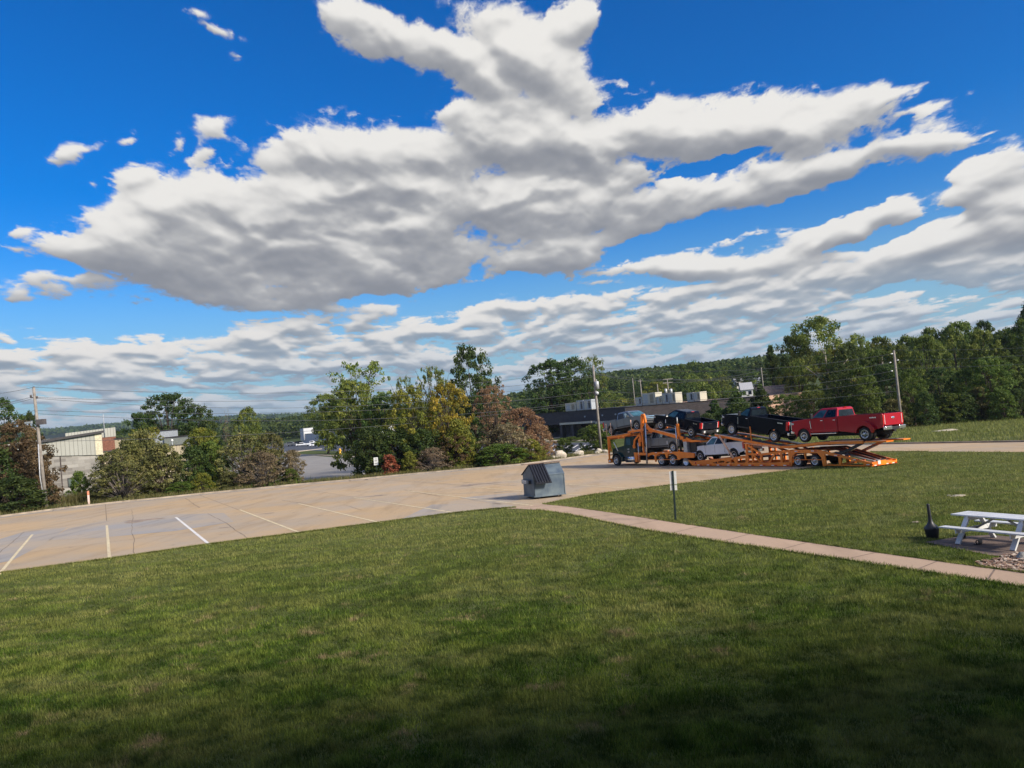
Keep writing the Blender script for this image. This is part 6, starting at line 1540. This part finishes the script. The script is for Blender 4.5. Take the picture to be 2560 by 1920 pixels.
X_,Y_=X_[ok],Y_[ok]
wd=.007+.00042*Y_
clump=_vn((X_*3.1+500).astype(np.float32),(Y_*3.1+500).astype(np.float32),77)
hm=.45+1.25*_fbm((X_*2.3+300).astype(np.float32),(Y_*2.3+300).astype(np.float32),3,55)**1.5*(.6+.8*_vn((X_*7+90).astype(np.float32),(Y_*7+90).astype(np.float32),66))
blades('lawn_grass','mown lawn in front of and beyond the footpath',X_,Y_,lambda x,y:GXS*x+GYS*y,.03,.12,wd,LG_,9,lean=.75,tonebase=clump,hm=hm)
# ragged turf hanging over the edges of the paving
r=np.random.RandomState(31); ex=[];ey=[]
for line_,nn_ in ((near[1:9],20000),(near[9:-2],8000),(pn[1:],9000),(pu,9000)):
    seg=[(a_,c_) for a_,c_ in zip(line_[:-1],line_[1:])]; ln=np.array([(c_-a_).length/max(8,(a_.y+c_.y)/2) for a_,c_ in seg]); ch=r.choice(len(seg),nn_,p=ln/ln.sum()); t_=r.rand(nn_)
    A_=np.array([[v.x,v.y] for v,_ in seg])[ch]; B_=np.array([[v.x,v.y] for _,v in seg])[ch]; P_=A_+(B_-A_)*t_[:,None]; d_=(B_-A_); d_/=np.linalg.norm(d_,axis=1)[:,None]
    wob=_vn((P_[:,0]*2.5+100).astype(np.float32),(P_[:,1]*2.5+100).astype(np.float32),41)*.16-.06
    off=(r.rand(nn_)-.5)*2*wob; ex.append(P_[:,0]-d_[:,1]*off); ey.append(P_[:,1]+d_[:,0]*off)
ex=np.concatenate(ex); ey=np.concatenate(ey)
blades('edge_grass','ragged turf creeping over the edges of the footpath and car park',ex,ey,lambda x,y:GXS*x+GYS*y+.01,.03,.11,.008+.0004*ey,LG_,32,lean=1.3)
# rough field across the road
r=np.random.RandomState(12); n=90000; X_=r.uniform(18,100,n); Y_=r.uniform(55,118,n); cy=np.interp(X_,_cx,_cy); ok=(Y_>cy+.6); X_,Y_=X_[ok],Y_[ok]
tall=_vn((X_*.25+50).astype(np.float32),(Y_*.5+50).astype(np.float32),5)
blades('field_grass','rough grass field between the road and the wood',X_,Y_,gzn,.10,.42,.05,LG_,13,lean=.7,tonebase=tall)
# verge weeds behind the kerb
r=np.random.RandomState(14); n=60000; X_=r.uniform(-60,14,n); cy=np.interp(X_,_cx,_cy); off=.5+r.rand(n)**1.5*9; Y_=cy+off; dens_=_vn((X_*.5+50).astype(np.float32),(Y_*.5).astype(np.float32)+50,15); ok=(dens_>.35)&((off>2.0)|(r.rand(n)<.25)); X_,Y_=X_[ok],Y_[ok]
blades('verge_weeds','weeds and dry grass along the kerb below the shrubs',X_,Y_,gzn,.12,.55,.06,LM['olive'],16,lean=.6)
r=np.random.RandomState(18); n=9000; c0=at(180,1262,75); X_=c0.x+r.normal(size=n)*1.9; Y_=76+r.rand(n)*5
blades('tall_grass','tall straw-coloured grass before the block wall',X_,Y_,gzn,.6,1.5,.05,leaf_mat('straw',[(.06,.07,.02),(.17,.15,.06),(.28,.24,.12)]),19,lean=.4)
X_=at(420,1240,79).x+r.normal(size=9000)*4.5; Y_=79+r.rand(9000)*4
blades('tall_grass','long green grass along the kerb below the dark green bushes',X_,Y_,gzn,.3,.9,.06,LM['green'],20,lean=.5)

# ---------------------------------------------------------------- air
b=MB(); b.box(-3300,3300,-90,5300,-9,160)
hz=b.build('haze',None); hz.data.materials.clear()
m=bpy.data.materials.new('haze_air'); m.use_nodes=True; t=m.node_tree; t.nodes.clear()
v=N(t,'ShaderNodeVolumePrincipled',{'Color':(.62,.76,.95,1),'Density':.00011,'Anisotropy':.3}); N(t,'ShaderNodeOutputMaterial',{1:v.outputs[0]})
hz.data.materials.append(m); tag(hz,'thin blue haze between the lawn and the far hills','haze',kind='stuff')
